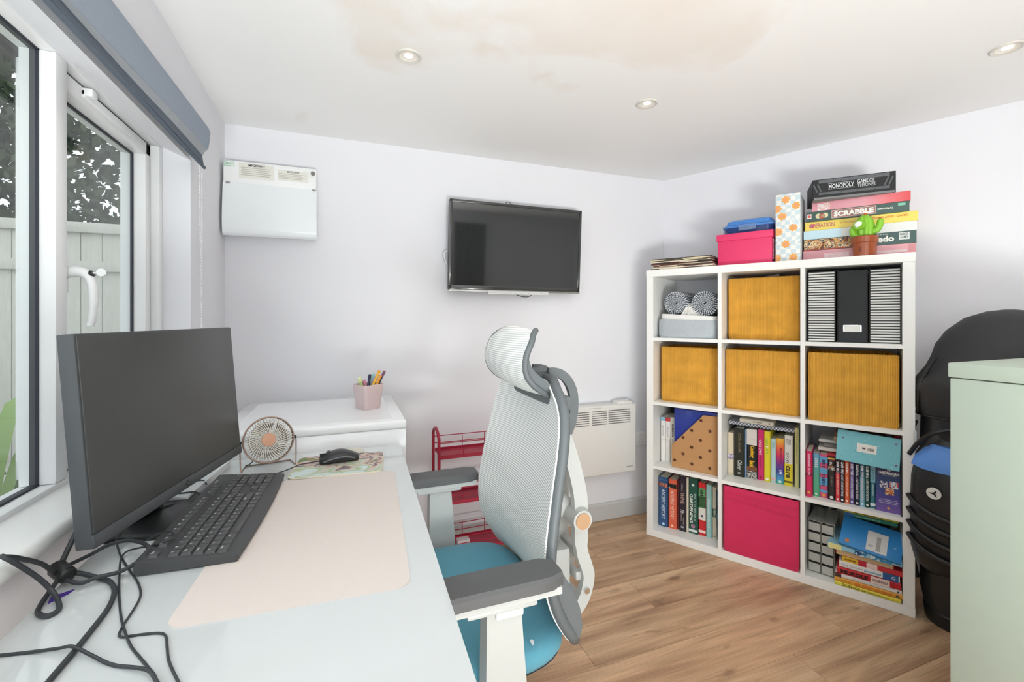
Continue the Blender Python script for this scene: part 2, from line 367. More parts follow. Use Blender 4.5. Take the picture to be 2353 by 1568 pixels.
# window wall: opening y .12..1.828, z .815..1.785 (head slopes down a little to the room)
WY0, WY1, WZ0, WZ1 = .12, 1.828, .815, 1.786
b = B(); X0, X1 = -.66, LEFTX
b.box(X0, X1, REARY - .1, BACKY, -.05, WZ0); b.box(X0, X1, WY1, BACKY, WZ0, HT); b.box(X0, X1, REARY - .1, WY0, WZ0, HT)
b.loft([[(X0, y, WZ1), (-.587, y, WZ1), (X1, y, 1.752), (X1, y, HT), (X0, y, HT)] for y in (WY0, WY1)])
struct(b.obj('wall_left', WALL))
b = B(); L_ = (RCORN - CORN).length; b.box(-.03, L_ + .05, 0, .1, -.05, HT)
struct(b.obj('wall_right', WALL, loc=CORN, rot=(0, 0, KA)))
b = B(); b.box(RX, RX + .1, REARY, RCORN.y, -.05, HT); struct(b.obj('wall_side', WALL))
b = B(); b.box(-.66, -.5, REARY - .1, REARY, -.05, HT); b.box(.8, RX + .1, REARY - .1, REARY, -.05, HT); b.box(-.5, .8, REARY - .1, REARY, 2.08, HT)
struct(b.obj('wall_rear', WALL))
SKIRT = mat('skirting_paint', '#c9c9c8', .5, var=.02)
def skirting(name, p0, p1):
    p0, p1 = Vector(p0), Vector(p1); L = (p1 - p0).length; b = B()
    b.loft([[(x, 0, 0), (x, -.014, 0), (x, -.014, .088), (x, -.008, .1), (x, 0, .1)] for x in (0, L)])
    struct(b.obj(name, SKIRT, loc=p0, rot=(0, 0, math.atan2((p1 - p0).y, (p1 - p0).x)), ang=.3))
skirting('baseboard_back', (LEFTX, BACKY, 0), CORN); skirting('baseboard_right', CORN, RCORN)
# glazed doors behind the photographer
door = bpy.data.objects.new('door_1', None); C.objects.link(door); door.location = (.15, REARY, 0); struct(door)
b = B()
for x0, x1 in ((-.65, -.58), (-.04, .04), (.58, .65)): b.box(x0, x1, -.08, -.01, 0, 2.08, .004)
for z0, z1 in ((0, .09), (2.0, 2.08)): b.box(-.65, .65, -.08, -.01, z0, z1, .004)
b.obj('door_frame', UPVC, door)
GLASS = glass_mat('window_glass', (.96, .985, .97))
for x0 in (-.58, .04): bb = B(); bb.box(x0, x0 + .54, -.05, -.044, .09, 2.0); bb.obj('pane', GLASS, door)
# curtain drawn aside
cu = B(); cu.grid(lambda u, v: (1.36 + u * .44, REARY + .07 + .03 * math.sin(u * 46) + .01 * math.sin(u * 17 + v * 3), .04 + v * 2.0), 90, 4, .003)
tag(cu.obj('curtain', mat('brown_curtain', '#574c45', .85, sheen=.2)), 'brown pleated curtain hanging at the rear wall behind the photographer', 'curtain')

# ------------------------------------------------------------------ window_1
win = bpy.data.objects.new('window_1', None); C.objects.link(win); win.location = (-.587, WY0, WZ0); struct(win)
FI, FO = -.587, -.655
b = B()
b.box(FO, FI, WY0, WY1, WZ0, .846, .003); b.box(FO, FI, WY0, WY1, 1.780, WZ1 + .006, .002)
b.box(FO, FI, 1.797, WY1, .846, 1.780, .003); b.box(FO, FI, WY0, WY0 + .06, .846, 1.780, .003)
b.obj('frame', UPVC, win, world=True)
b = B(); b.box(-.650, FI, 1.237, 1.279, .846, 1.780, .004); b.obj('mullion', UPVC, win, world=True)
b = B(); b.box(-.6225, -.6175, WY0 + .05, 1.240, .842, 1.783); b.obj('pane', GLASS, win, world=True)
b = B()
for y0, y1, z0, z1 in ((1.2335, 1.2372, .846, 1.780), (WY0 + .06, 1.237, .8458, .850), (WY0 + .06, 1.237, 1.776, 1.7802)): b.box(-.630, -.6150, y0, y1, z0, z1)
b.obj('gasket', GASKET, win, world=True)
SF, SB, S0, S1, SZ0, SZ1, GX = -.610, -.678, 1.281, 1.7925, .850, 1.7765, -.646
sash = B(); sash.box(SB, SF, S0, S0 + .034, SZ0, SZ1, .004); sash.box(SB, SF, 1.757, S1, SZ0, SZ1, .004); sash.box(SB, SF, S0, S1, 1.735, SZ1, .004); sash.box(SB, SF, S0, S1, SZ0, .895, .004)
sash = sash.obj('sash', UPVC, win, world=True)
b = B(); b.box(GX - .003, GX + .002, S0 + .03, 1.76, .89, 1.738); b.obj('sash_pane', GLASS, sash, world=True)
b = B()
for y0, y1, z0, z1 in ((1.7525, 1.7575, .895, 1.735), (S0 + .034, 1.757, 1.7305, 1.7355), (S0 + .034, 1.757, .8945, .899)): b.box(GX - .004, GX + .004, y0, y1, z0, z1)
b.box(-.650, -.613, S1 - .001, 1.7975, .846, 1.780); b.box(-.650, -.613, 1.279, 1.797, SZ1 - .001, 1.7805); b.obj('gasket', GASKET, sash, world=True)
b = B(); b.box(SF - .001, SF + .008, 1.385, 1.66, 1.748, 1.768, .003); tv = b.obj('trickle_vent', UPVC, sash, world=True)
b = B(); b.box(SF - .001, SF + .022, 1.385, 1.412, 1.752, 1.772, .003); b.obj('vent_cap', UPVC, sash, world=True)
b = B(); b.box(SF - .0005, SF + .010, 1.286, 1.314, 1.262, 1.345, .004)
b.tube(smooth_pts([(-.605, 1.300, 1.306), (-.585, 1.300, 1.312), (-.566, 1.300, 1.308), (-.555, 1.300, 1.290), (-.551, 1.300, 1.262), (-.551, 1.300, 1.232), (-.553, 1.300, 1.205), (-.557, 1.300, 1.187)], 4), .009, n=12, rr=[.013] * 5 + [.0125, .012, .0115, .011, .0105] + [.0092] * 10 + [.0085] * 9)
hnd = b.obj('handle', UPVC, sash, world=True)
b = B(); b.cyl((-.560, 1.300, 1.304), (-.551, 1.300, 1.309), .0078, n=16); b.obj('lock_barrel', BLACK, sash, world=True)
b = B(); b.cyl((-.551, 1.300, 1.309), (-.544, 1.300, 1.310), .0024, n=8); b.cyl((-.536, 1.2985, 1.311), (-.536, 1.3015, 1.311), .0092, n=18); b.obj('key', WHITE, sash, world=True)
sill = B(); sill.box(-.587, -.508, WY0, WY1, .815, .834); sill.cyl((-.488, WY0 - .04, .820), (-.488, WY1, .820), .014, n=18); sill.box(-.508, -.488, WY0 - .04, WY1 + .03, .806, .834)
struct(sill.obj('trim_1', mat('window_sill_board', '#eeeeec', .35, var=.015), ang=.9))

# ------------------------------------------------------------------ outside
b = B(); b.box(-9, -.66, -3, 9, -.4, -.25); struct(b.obj('ground', mat('garden_soil_and_gravel', '#6d6a5f', .9, var=.35, scale=6)))
b = B(); b.box(-.86, -.66, -2, 2.6, 1.94, 2.02); b.box(-.88, -.855, -2, 2.6, 1.925, 2.04); struct(b.obj('trim_eave', mat('brown_eave_board', '#4a443f', .7)))
fence = thing('fence', 'pale weathered timber board fence in the garden beyond the window', 'fence', (-3, 3.95, -.25))
FEN = mat('weathered_timber', '#c6c5bc', .85, var=.14, scale=9, stretch=(8, 8, 1))
fm = B(); fm.box(-.058, .058, -.009, .009, 0, 2.07, .002); fme = fm.mesh('board'); fme.materials.append(FEN)
for i in range(62):
    o = inst('board', fme, fence, (-4.2 + i * .12, random.uniform(-.004, .004), 0)); o.scale.z = 1 + random.uniform(-.006, .006)
for z in (.35, 1.78, 2.05): b = B(); b.box(-4.3, 3.3, -.04, -.01, z, z + .07, .003); b.obj('rail', FEN, fence)
for x in (-3.6, -1.8, 0, 1.8): b = B(); b.box(x - .05, x + .05, .01, .11, 0, 2.15, .004); b.obj('post', FEN, fence)
LEAF = [mat('leaf_dark', '#38452c', .6, var=.3, scale=4), mat('leaf_mid', '#56683c', .6, var=.3, scale=4), mat('leaf_light', '#7f9a55', .5, var=.2, scale=8)]
BARK = mat('bark', '#4a4036', .9, var=.25, scale=12)
def tree(label, x, y, h, crown, n, m, seed):
    rnd = random.Random(seed); t = thing('tree', label, 'tree', (x, y, -.25))
    b = B(); b.tube(smooth_pts([(0, 0, 0), (.05, .02, h * .3), (-.04, .05, h * .6), (.03, 0, h * .9)]), .08, n=8, rr=None); b.obj('trunk', BARK, t)
    vs, fs = [], []
    for i in range(n):
        while True:
            p = Vector((rnd.uniform(-1, 1), rnd.uniform(-1, 1), rnd.uniform(-1, 1)))
            if p.length < 1: break
        p = Vector((p.x * crown[0], p.y * crown[1], p.z * crown[2] + crown[3])); a = Vector((rnd.gauss(0, 1), rnd.gauss(0, 1), rnd.gauss(0, 1))).normalized(); c_ = a.orthogonal().normalized(); s = rnd.uniform(.035, .075)
        k = len(vs); vs += [p - a * s, p + c_ * s * .45, p + a * s, p - c_ * s * .45]; fs.append((k, k + 1, k + 2, k + 3))
    me = bpy.data.meshes.new('foliage'); me.from_pydata(vs, [], fs); o = link('foliage', me, m, t); o['kind'] = 'stuff'
tree('tall dark leafy tree rising behind the garden fence', -3.15, 4.9, 3.4, (1.7, .6, 1.3, 3.0), 8500, LEAF[0], 1)
tree('mid green tree beyond the fence to the right of the window view', -.35, 5.0, 3.2, (1.1, .5, 1.1, 2.75), 3600, LEAF[1], 2)
pl = thing('garden_plant', 'broad leaved green plant growing outside below the fixed pane', 'plant', (-1.42, 2.35, -.25))
rnd = random.Random(5)
for i in range(48):
    a = rnd.uniform(0, 6.28); ln = rnd.uniform(.25, .55); hh = rnd.uniform(.3, 1.12); wv = rnd.uniform(.022, .042)
    def lf(u, v, a=a, ln=ln, hh=hh, wv=wv):
        r = .03 + v * ln; z = hh * math.sin(min(1, v * 1.15) * 1.9) ; o_ = (u - .5) * 2 * wv * math.sin(math.pi * min(1, .12 + v * .88)) 
        return (math.cos(a) * r - math.sin(a) * o_, math.sin(a) * r + math.cos(a) * o_, z)
    b = B(); b.grid(lf, 2, 8); b.obj('leaf', LEAF[2 if i % 3 else 1], pl, norm=False)

# ------------------------------------------------------------------ blind over the window
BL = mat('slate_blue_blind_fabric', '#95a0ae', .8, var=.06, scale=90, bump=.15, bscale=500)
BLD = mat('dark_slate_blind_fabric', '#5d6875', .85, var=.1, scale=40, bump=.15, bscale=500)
bl = thing('roman_blind', 'slate blue fabric blind pulled up above the window', 'blind', (LEFTX, 1.84, 1.73))
Y0, Y1 = -.3, 1.84
def strip(b, prof, y0=Y0, y1=Y1, ny=24, wob=0, thick=.003, sag=(0, 0)):
    def fn(u, v):
        k = v * (len(prof) - 1); i = min(int(k), len(prof) - 2); f = k - i; x = prof[i][0] * (1 - f) + prof[i + 1][0] * f; z = prof[i][1] * (1 - f) + prof[i + 1][1] * f
        y = y0 + u * (y1 - y0); z -= (sag[0] * (1 - v) + sag[1] * v) * min(1.0, max(0, 1.84 - y)); return (x + wob * math.sin(y * 9 + v), y, z + wob * math.sin(y * 6.3 + 1 + v * 2))
    b.grid(fn, ny, (len(prof) - 1) * 2, thick); return b
b = B(); b.box(-.507, -.470, Y0, 1.83, 1.845, 1.875, .003); b.obj('head_rail', LGREY, bl, world=True)
b = B(); strip(b, [(-.500, 1.884), (-.478, 1.886), (-.458, 1.878), (-.452, 1.862), (-.4545, 1.83), (-.459, 1.800)], thick=.004, sag=(0, .040)); b.obj('front_panel', BL, bl, world=True)
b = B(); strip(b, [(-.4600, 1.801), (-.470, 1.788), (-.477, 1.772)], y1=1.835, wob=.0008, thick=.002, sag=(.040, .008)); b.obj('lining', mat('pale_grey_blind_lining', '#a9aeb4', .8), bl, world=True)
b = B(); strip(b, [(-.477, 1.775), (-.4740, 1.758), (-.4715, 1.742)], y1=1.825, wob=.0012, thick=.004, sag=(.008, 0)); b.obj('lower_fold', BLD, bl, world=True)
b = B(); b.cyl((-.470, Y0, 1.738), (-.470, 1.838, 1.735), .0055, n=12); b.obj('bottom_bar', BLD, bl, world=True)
def chain(b, x, y, z0, z1, dx, dy):
    n = int((z1 - z0) / .0075)
    for i in range(n): t = i / n; b.sphere((x + dx * t, y + dy * t, z1 + (z0 - z1) * t), .0023, n=6)
b = B(); chain(b, -.490, 1.855, .90, 1.84, .004, .020); chain(b, -.480, 1.848, .90, 1.78, .001, -.004); o = b.obj('bead_chain', mat('white_beads', '#ffffff', .3), bl, world=True); o['kind'] = 'stuff'

# ------------------------------------------------------------------ ceiling downlights
RIM = mat('downlight_rim', '#d9d6d0', .35, var=.02); LAMP = mat('downlight_lamp', '#fff3df', .4, emit='#ffe9c8', estr=3.2)
DL = [(.197, 1.530, 'nearest the window above the desk'), (1.170, 1.525, 'in the middle of the ceiling before the corner'), (2.105, .817, 'at the right edge of the ceiling'), (.15, .2, 'behind the photographer near the window'), (1.2, .1, 'behind the photographer over the floor'), (.8, -1.0, 'near the rear doors')]
for x, y, wh in DL:
    z = ceil_z(x, y); t = thing('ceiling_downlight', 'round recessed downlight ' + wh, 'downlight', (x, y, z), group='recessed ceiling downlights')
    b = B(); b.lathe([(.030, -.003), (.041, -.006), (.0435, -.004), (.044, .0), (.030, 0)], cap=False); b.obj('rim', RIM, t)
    b = B(); b.lathe([(.0005, .006), (.0145, .0055), (.016, .002), (.0305, -.0028)], cap=False, n=24); b.obj('reflector', mat('downlight_reflector', '#f2ece0', .4), t)
    b = B(); b.lathe([(.0005, -.0015), (.014, -.001), (.016, .003)], cap=False, n=20); b.obj('lamp', LAMP, t)
    sp = bpy.data.lights.new('lamp_glow', 'SPOT'); sp.energy = 2.2; sp.color = (1, .90, .76); sp.spot_size = RAD(130); sp.spot_blend = .8; sp.shadow_soft_size = .03
    so = bpy.data.objects.new('lamp_glow', sp); C.objects.link(so); so.parent = t; so.location = (0, 0, -.012)

# ------------------------------------------------------------------ fuse box on the back wall
fz = thing('fuse_box', 'white fuse box with curved flap and IMPORTANT stickers in the wall corner', 'fuse box', (-.31, BACKY, 1.562))
FZ = mat('fuse_box_white', '#f5f6f6', .3, var=.01)
b = B(); b.box(-.185, .178, -.075, 0, .01, .322, .006); b.obj('body', FZ, fz)
prof = [(-.078, .228), (-.083, .19), (-.090, .13), (-.094, .07), (-.092, .03), (-.085, .008), (-.075, 0)]
def flap(u, v):
    k = v * (len(prof) - 1); i = min(int(k), len(prof) - 2); f = k - i
    return (-.188 + u * .369, prof[i][0] * (1 - f) + prof[i + 1][0] * f - .003 * math.sin(u * math.pi), prof[i][1] * (1 - f) + prof[i + 1][1] * f)
b = B(); b.grid(flap, 12, 18, .003); b.obj('flap', mat('fuse_box_flap', '#f0f4f7', .2, var=.01), fz)
b = B(); b.box(-.186, .179, -.078, -.070, .228, .324, .002); b.obj('top_cover', FZ, fz)
STK = ink('#e9e7df')
b = B(); b.box(-.128, .008, -.0785, -.0775, .252, .318); b.obj('sticker', STK, fz)
b = B(); b.box(.022, .146, -.0785, -.0775, .257, .304); b.obj('sticker', STK, fz)
text('IMPORTANT', fz, ink('#2c2c2c'), .066, .011, (-.06, -.0789, .309), bold=.02); text('IMPORTANT', fz, ink('#3a3a3a'), .050, .008, (.085, -.0789, .298), bold=.015)
for i in range(5): b = B(); b.box(-.12 + .004 * (i % 2), -.004 * (1 + i % 3), -.079, -.0786, .297 - i * .008, .2995 - i * .008); b.obj('print_line', ink('#b9b6aa'), fz)
for i in range(4): b = B(); b.box(.026, .140 - .02 * (i % 2), -.079, -.0786, .287 - i * .007, .289 - i * .007); b.obj('print_line', ink('#b9b6aa'), fz)
b = B(); b.box(-.184, -.145, -.0785, -.0775, .298, .321); b.obj('maker_badge', ink('#8fb39a'), fz); b = B(); b.box(-.182, -.147, -.0788, -.0776, .300, .319); b.obj('badge_face', ink('#e6efe8'), fz)
text(7, fz, ink('#7fa98b'), .03, .011, (-.1645, -.0792, .3095))
b = B(); b.lathe([(.0005, 0), (.009, 0), (.009, -.006), (.0005, -.006)], (.166, -.0835, .300), axis=(0, 1, 0), n=16); b.obj('latch', mat('latch_grey', '#7d7a74', .5), fz)
for x in (-.175, .163): b = B(); b.box(x, x + .014, -.0885, -.079, .2235, .2275); b.obj('slot', mat('slot_grey', '#8f9295', .6), fz)

# ------------------------------------------------------------------ television
tv = thing('television', 'flat screen television with dark glossy screen on wall bracket', 'television', (.8595, 2.215, 1.35), rot=(RAD(3.6), 0, 0))
TVF = mat('tv_gloss_bezel', '#3a3b3a', .18, var=.02, coat=.4); SCR = mat('tv_screen', '#2c2f30', .05, var=.01, spec=1.0)
W2 = .374; Hh = .456
b = B(); b.box(-W2, W2, 0, .035, 0, Hh, .004); b.obj('back_case', BLACK, tv)
b = B()
for x0, x1, z0, z1 in ((-W2, -W2 + .013, 0, Hh), (W2 - .013, W2, 0, Hh), (-W2, W2, Hh - .014, Hh), (-W2, W2, 0, .024)): b.box(x0, x1, -.008, .003, z0, z1, .002)
b.obj('bezel', TVF, tv)
b = B(); b.box(-W2 + .012, W2 - .012, -.003, .001, .022, Hh - .013); b.obj('screen', SCR, tv)
b = B(); b.box(-W2, W2, -.009, -.001, -.008, .0015, .001); b.obj('lower_trim', mat('tv_silver', '#a9aaa8', .3, metal=.7), tv)
b = B(); b.box(-.168, .178, -.014, .012, -.020, -.002, .002); sb = b.obj('brand_bar', mat('silver_plastic', '#d5d6d6', .35), tv)
text(7, sb, ink('#9b9d9e'), .03, .004, (-.135, -.0145, -.010)); disc_print(sb, 'indicator', BLACK, [(.135, -.011, .002)], y=-.0145)
b = B(); b.box(-.1, .1, .035, .080, .14, .30, .003); b.obj('wall_bracket', BLACK, tv)
b = B(); b.tube(smooth_pts([(-.02, .03, -.005), (.02, .02, -.026), (.07, .02, -.030), (.12, .03, -.006)]), .0022, n=6); b.tube(smooth_pts([(-.03, .03, -.006), (.02, .02, -.018), (.06, .03, -.008)]), .002, n=6)
b.tube(smooth_pts([(-.07, .02, Hh - .01), (-.066, .02, Hh + .012), (-.05, .02, Hh + .014), (-.03, .02, Hh + .002)]), .0018, n=6); b.obj('cable', CABLE, tv)
b = B(); b.tube(smooth_pts([(-W2 + .01, .05, .20), (-W2 - .012, .05, .19), (-W2 - .012, .05, .16), (-W2 + .01, .055, .11)]), .005, n=8); b.obj('white_cable', LGREY, tv)

# ------------------------------------------------------------------ convector heater and socket
ht = thing('convector_heater', 'white wall mounted electric convector heater behind the chair', 'heater', (1.28, BACKY, .295))
HW = mat('heater_white', '#e9e7e3', .4, var=.015)
b = B(); b.box(-.335, .335, -.085, -.0, 0, .403, .010, 3); b.obj('casing', HW, ht)
b = B(); b.box(.21, .31, -.075, -.01, .40, .418, .004); b.obj('control_box', HW, ht); b = B(); b.cyl((.285, -.05, .418), (.285, -.05, .424), .010, n=14); b.obj('dial', LGREY, ht)
SL = mat('grille_shadow_slot', '#6f6d68', .7)
for c0, c1 in ((-.26, -.13), (-.11, .012), (.032, .128), (.140, .290)):
    for k in range(7): b = B(); b.box(c0, c1, -.0862, -.083, .295 + k * .0125, .2995 + k * .0125); b.obj('grille_slot', SL, ht)
text('DIMPLEX', ht, ink('#77736e'), .048, .006, (.285, -.0857, .034), bold=.01)
text(16, ht, ink('#b9b5ae'), .09, .005, (.05, -.0857, .392))
so = thing('wall_socket', 'white double wall socket beside the heater', 'socket', (1.735, BACKY, .461))
b = B(); b.box(-.073, .073, -.010, 0, -.043, .043, .003); b.obj('plate', WHITE, so)
for x in (-.036, .036): b = B(); b.box(x - .006, x + .006, -.013, -.009, .012, .028, .001); b.obj('switch', WHITE, so)
b = B()
for x in (-.036, .036):
    for dx, dz in ((-.011, -.018), (.011, -.018), (0, -.004)): b.box(x + dx - .003, x + dx + .003, -.0105, -.009, dz - .0015, dz + .0015)
b.obj('pin_slot', DARK, so)

# ------------------------------------------------------------------ cube shelf
kx = thing('cube_shelf', 'large white cube storage shelf with twelve compartments against the angled wall', 'shelf', KL, KA)
KD = .39; KW = 1.111
b = B(); b.box(0, KW, 0, KD, 1.432, 1.47, .0015, 1); b.obj('top_board', KAL, kx)
b = B(); b.box(0, KW, 0, KD, 0, .038, .0015, 1); b.obj('bottom_board', KAL, kx)
for x in (0.001, KW - .039): b = B(); b.box(x, x + .038, .001, KD, .038, 1.432, .0012, 1); b.obj('side_panel', KAL, kx)
for x in (.371, .722): b = B(); b.box(x, x + .018, .001, KD, .038, 1.432, .001, 1); b.obj('divider', KAL, kx)
for c0, c1 in COLS:
    for z in (.373, .726, 1.079): b = B(); b.box(c0, c1, .001, KD, z, z + .018, .001, 1); b.obj('shelf', KAL, kx)

# mustard corduroy boxes
def corduroy():
    m = stripe_mat('mustard_corduroy', '#dc9a30', '#f0b548', 0, 190, .5, .9, bump=.5); nt, N, L, p = nodes_of(m)
    rp = p.inputs['Base Color'].links[0].from_node; tc = [n for n in N if n.type == 'TEX_COORD'][0]
    nz = N.new('ShaderNodeTexNoise'); nz.inputs['Scale'].default_value = 14; nz.inputs['Detail'].default_value = 5; L.new(tc.outputs['Object'], nz.inputs[0])
    mr = N.new('ShaderNodeMapRange'); mr.inputs[1].default_value = .3; mr.inputs[2].default_value = .7; mr.inputs[3].default_value = .86; mr.inputs[4].default_value = 1.14; L.new(nz.outputs['Fac'], mr.inputs[0])
    hs = N.new('ShaderNodeHueSaturation'); L.new(rp.outputs[0], hs.inputs['Color']); L.new(mr.outputs[0], hs.inputs['Value']); L.new(hs.outputs[0], p.inputs['Base Color'])
    p.inputs['Sheen Weight'].default_value = .35; p.inputs['Sheen Tint'].default_value = lin('#f5c878'); return m
CORD = corduroy()
def fabric_box(name, label, s0, s1, n0, z0, h, m, rz=0, depth=.275, bulge=.006, wall=.006, group='mustard corduroy storage boxes'):
    t = thing(name, label, 'storage box', K(s0, n0, z0), KA + rz, group); W = s1 - s0; b = B()
    def rect(x0, x1, y0, y1, z, r=.014, bu=0):
        pts = []
        for cx, cy, a0 in ((x1 - r, y0 + r, -90), (x1 - r, y1 - r, 0), (x0 + r, y1 - r, 90), (x0 + r, y0 + r, 180)):
            for k in range(5): a = RAD(a0 + 22.5 * k); pts.append(Vector((cx + r * math.cos(a), cy + r * math.sin(a), z)))
        if bu:
            for p in pts: p.y -= bu * math.sin(math.pi * (p.x - x0) / (x1 - x0)) if p.y < (y0 + y1) / 2 else 0
        return pts
    zs = [0, .012, .3 * h, .6 * h, .9 * h, h - .004, h]; rings = []
    for i, z in enumerate(zs): ins = .004 if i in (0, len(zs) - 1) else 0; rings.append(rect(ins, W - ins, ins, depth - ins, z, bu=0 if i in (0,) else bulge * math.sin(math.pi * min(1, .1 + z / h * .85))))
    for z in (h - .004, h - .06): rings.append(rect(wall, W - wall, wall, depth - wall, z, .010))
    b.loft(rings); b.obj('body', m, t)
    return t
fabric_box('storage_box', 'mustard corduroy box in the top row, centre compartment', .398, .714, .092, ROWS[3], .310, CORD)
fabric_box('storage_box', 'mustard corduroy box in the second row, left compartment', .060, .366, .060, ROWS[2], .302, CORD, rz=RAD(4))
fabric_box('storage_box', 'mustard corduroy box in the second row, centre compartment', .392, .716, .060, ROWS[2], .302, CORD, rz=RAD(-2))
fabric_box('storage_box', 'mustard corduroy box in the second row, right compartment, ribs clearly visible', .751, 1.066, .008, ROWS[2], .306, CORD, rz=RAD(4.0))
PINKF = mat('raspberry_fabric', '#d6275a', .75, var=.06, scale=12, sheen=.2, bump=.1, bscale=400)
t = fabric_box('fabric_cube', 'raspberry red fabric cube in the bottom row, centre compartment', .394, .718, .004, ROWS[0], .327, PINKF, depth=.33, bulge=.002, group=None)
b = B()
for z0, dz, yy in ((.297, -.008, -.0022), (.270, -.018, -.0026)): b.tube(smooth_pts([(.01, yy, z0), (.11, yy - .0008, z0 + dz * .2), (.22, yy - .001, z0 + dz * .8), (.316, yy, z0 + dz)]), .0022, n=6)
b.obj('fold_crease', PINKF, t)
# bits poking out above the top centre box
b = B(); b.lathe([(.0005, 0), (.028, 0), (.032, .006), (.03, .02), (.024, .026), (.0005, .027)], n=18); tag(b.obj('craft_lid', mat('lilac_plastic', '#8f7bab', .4), loc=K(.642, .17, 1.385)), 'small lilac lid poking out of the top centre mustard box', 'lid')
b = B(); b.box(-.08, .08, -.002, .002, 0, .07); tag(b.obj('card_sheet', mat('buff_card', '#d7cdb4', .8), loc=K(.54, .24, 1.35), rot=(RAD(8), RAD(-8), KA)), 'buff card sheet inside the top centre mustard box', 'card')

# magazine files in the top right compartment
ST = stripe_mat('black_white_stripes', '#23262b', '#ecebe6', 2, 86, .42, .55)
def mag_file(label, s0, s1, n, m, holder=False):
    t = thing('magazine_file', label, 'magazine file', K(s0, n, ROWS[3]), KA, 'magazine files in the top right compartment'); W = s1 - s0
    EDG = mat('file_black_edge', '#1d1e20', .6); b = B(); b.box(.004, W - .004, 0, .004, .002, .318, .0008, 1); b.obj('front_panel', m, t)
    b = B(); b.box(0, .004, 0, .25, 0, .322, .0008, 1); b.box(W - .004, W, 0, .25, 0, .322, .0008, 1); b.box(.004, W - .004, .246, .25, 0, .322); b.box(.004, W - .004, .004, .246, 0, .003); b.obj('side_panel', EDG, t)
    if holder:
        h = B(); c_ = W / 2; z = .062
        for x0, x1, z0, z1 in ((c_ - .033, c_ + .033, z - .016, z - .012), (c_ - .033, c_ + .033, z + .012, z + .016), (c_ - .033, c_ - .026, z - .016, z + .016), (c_ + .026, c_ + .033, z - .016, z + .016)): h.box(x0, x1, -.003, 0, z0, z1, .0008, 1)
        h = h.obj('label_holder', CHROME, t); b = B(); b.box(c_ - .026, c_ + .026, -.0012, 0, z - .012, z + .012); b.obj('label_card', ink('#f4f4f0'), h)
mag_file('black and white striped magazine file, left of the black one', .746, .850, .045, ST)
mag_file('plain black magazine file with a metal label holder', .856, .962, .055, mat('black_linen', '#313436', .8, var=.12, scale=60, stretch=(1, 1, 8)), True)
mag_file('black and white striped magazine file at the shelf right side', .967, 1.071, .055, ST)

# towels in the top left compartment
TW = mat('pale_grey_weave', '#b9c0c5', .9, var=.16, scale=40, stretch=(6, 1, 1)); TWW = mat('white_towel_edge', '#f0efeb', .9, var=.03)
t = thing('folded_towel', 'folded pale grey and white towel in the top left compartment', 'towel', K(.045, .02, ROWS[3]), KA)
def roundbox(b, x0, x1, y0, y1, z0, z1, sag=.0, n=20, e=.35):
    rings = []
    for i in range(9):
        v = i / 8 * 2 - 1; f = (1 - abs(v) ** 4) ** .3 if abs(v) < 1 else .55; f = max(f, .55) if abs(v) == 1 else f
        z = (z0 + z1) / 2 + v * (z1 - z0) / 2; ring = []
        for k in range(n):
            a = 2 * math.pi * k / n; c_, s_ = math.cos(a), math.sin(a); px = math.copysign(abs(c_) ** e, c_); py = math.copysign(abs(s_) ** e, s_)
            ring.append(((x0 + x1) / 2 + px * (x1 - x0) / 2 * (.94 + .06 * f), (y0 + y1) / 2 + py * (y1 - y0) / 2 * (.94 + .06 * f), z + (sag * px if v > 0 else 0)))
        rings.append(ring)
    return b.loft(rings)
b = B(); roundbox(b, 0, .315, .0, .27, 0, .098, -.004); b.obj('towel_body', TW, t)
b = B(); roundbox(b, .012, .310, .012, .262, .080, .124, -.008); b.obj('white_border', TWW, t)
def swirl_mat():
    if 'towel_roll' in MATS: return MATS['towel_roll']
    m = bpy.data.materials.new('towel_roll'); m.use_nodes = True; nt, N, L, p = nodes_of(m); p.inputs['Roughness'].default_value = .95
    tc = N.new('ShaderNodeTexCoord'); sp = N.new('ShaderNodeSeparateXYZ'); L.new(tc.outputs['Object'], sp.inputs[0])
    at = N.new('ShaderNodeMath'); at.operation = 'ARCTAN2'; L.new(sp.outputs[2], at.inputs[0]); L.new(sp.outputs[0], at.inputs[1])
    k = N.new('ShaderNodeMath'); k.operation = 'MULTIPLY'; k.inputs[1].default_value = 34; L.new(at.outputs[0], k.inputs[0])
    nz = N.new('ShaderNodeTexNoise'); nz.inputs['Scale'].default_value = 45; L.new(tc.outputs['Object'], nz.inputs[0])
    ad = N.new('ShaderNodeMath'); ad.operation = 'MULTIPLY_ADD'; ad.inputs[1].default_value = 9; L.new(nz.outputs['Fac'], ad.inputs[0]); L.new(k.outputs[0], ad.inputs[2])
    sn = N.new('ShaderNodeMath'); sn.operation = 'SINE'; L.new(ad.outputs[0], sn.inputs[0])
    rp = N.new('ShaderNodeValToRGB'); rp.color_ramp.elements[0].position = .25; rp.color_ramp.elements[0].color = lin('#3f4656'); rp.color_ramp.elements[1].position = .75; rp.color_ramp.elements[1].color = lin('#d3d7da')
    mr = N.new('ShaderNodeMapRange'); mr.inputs[1].default_value = -1; mr.inputs[2].default_value = 1; L.new(sn.outputs[0], mr.inputs[0]); L.new(mr.outputs[0], rp.inputs[0]); L.new(rp.outputs[0], p.inputs['Base Color'])
    MATS['towel_roll'] = m; return m
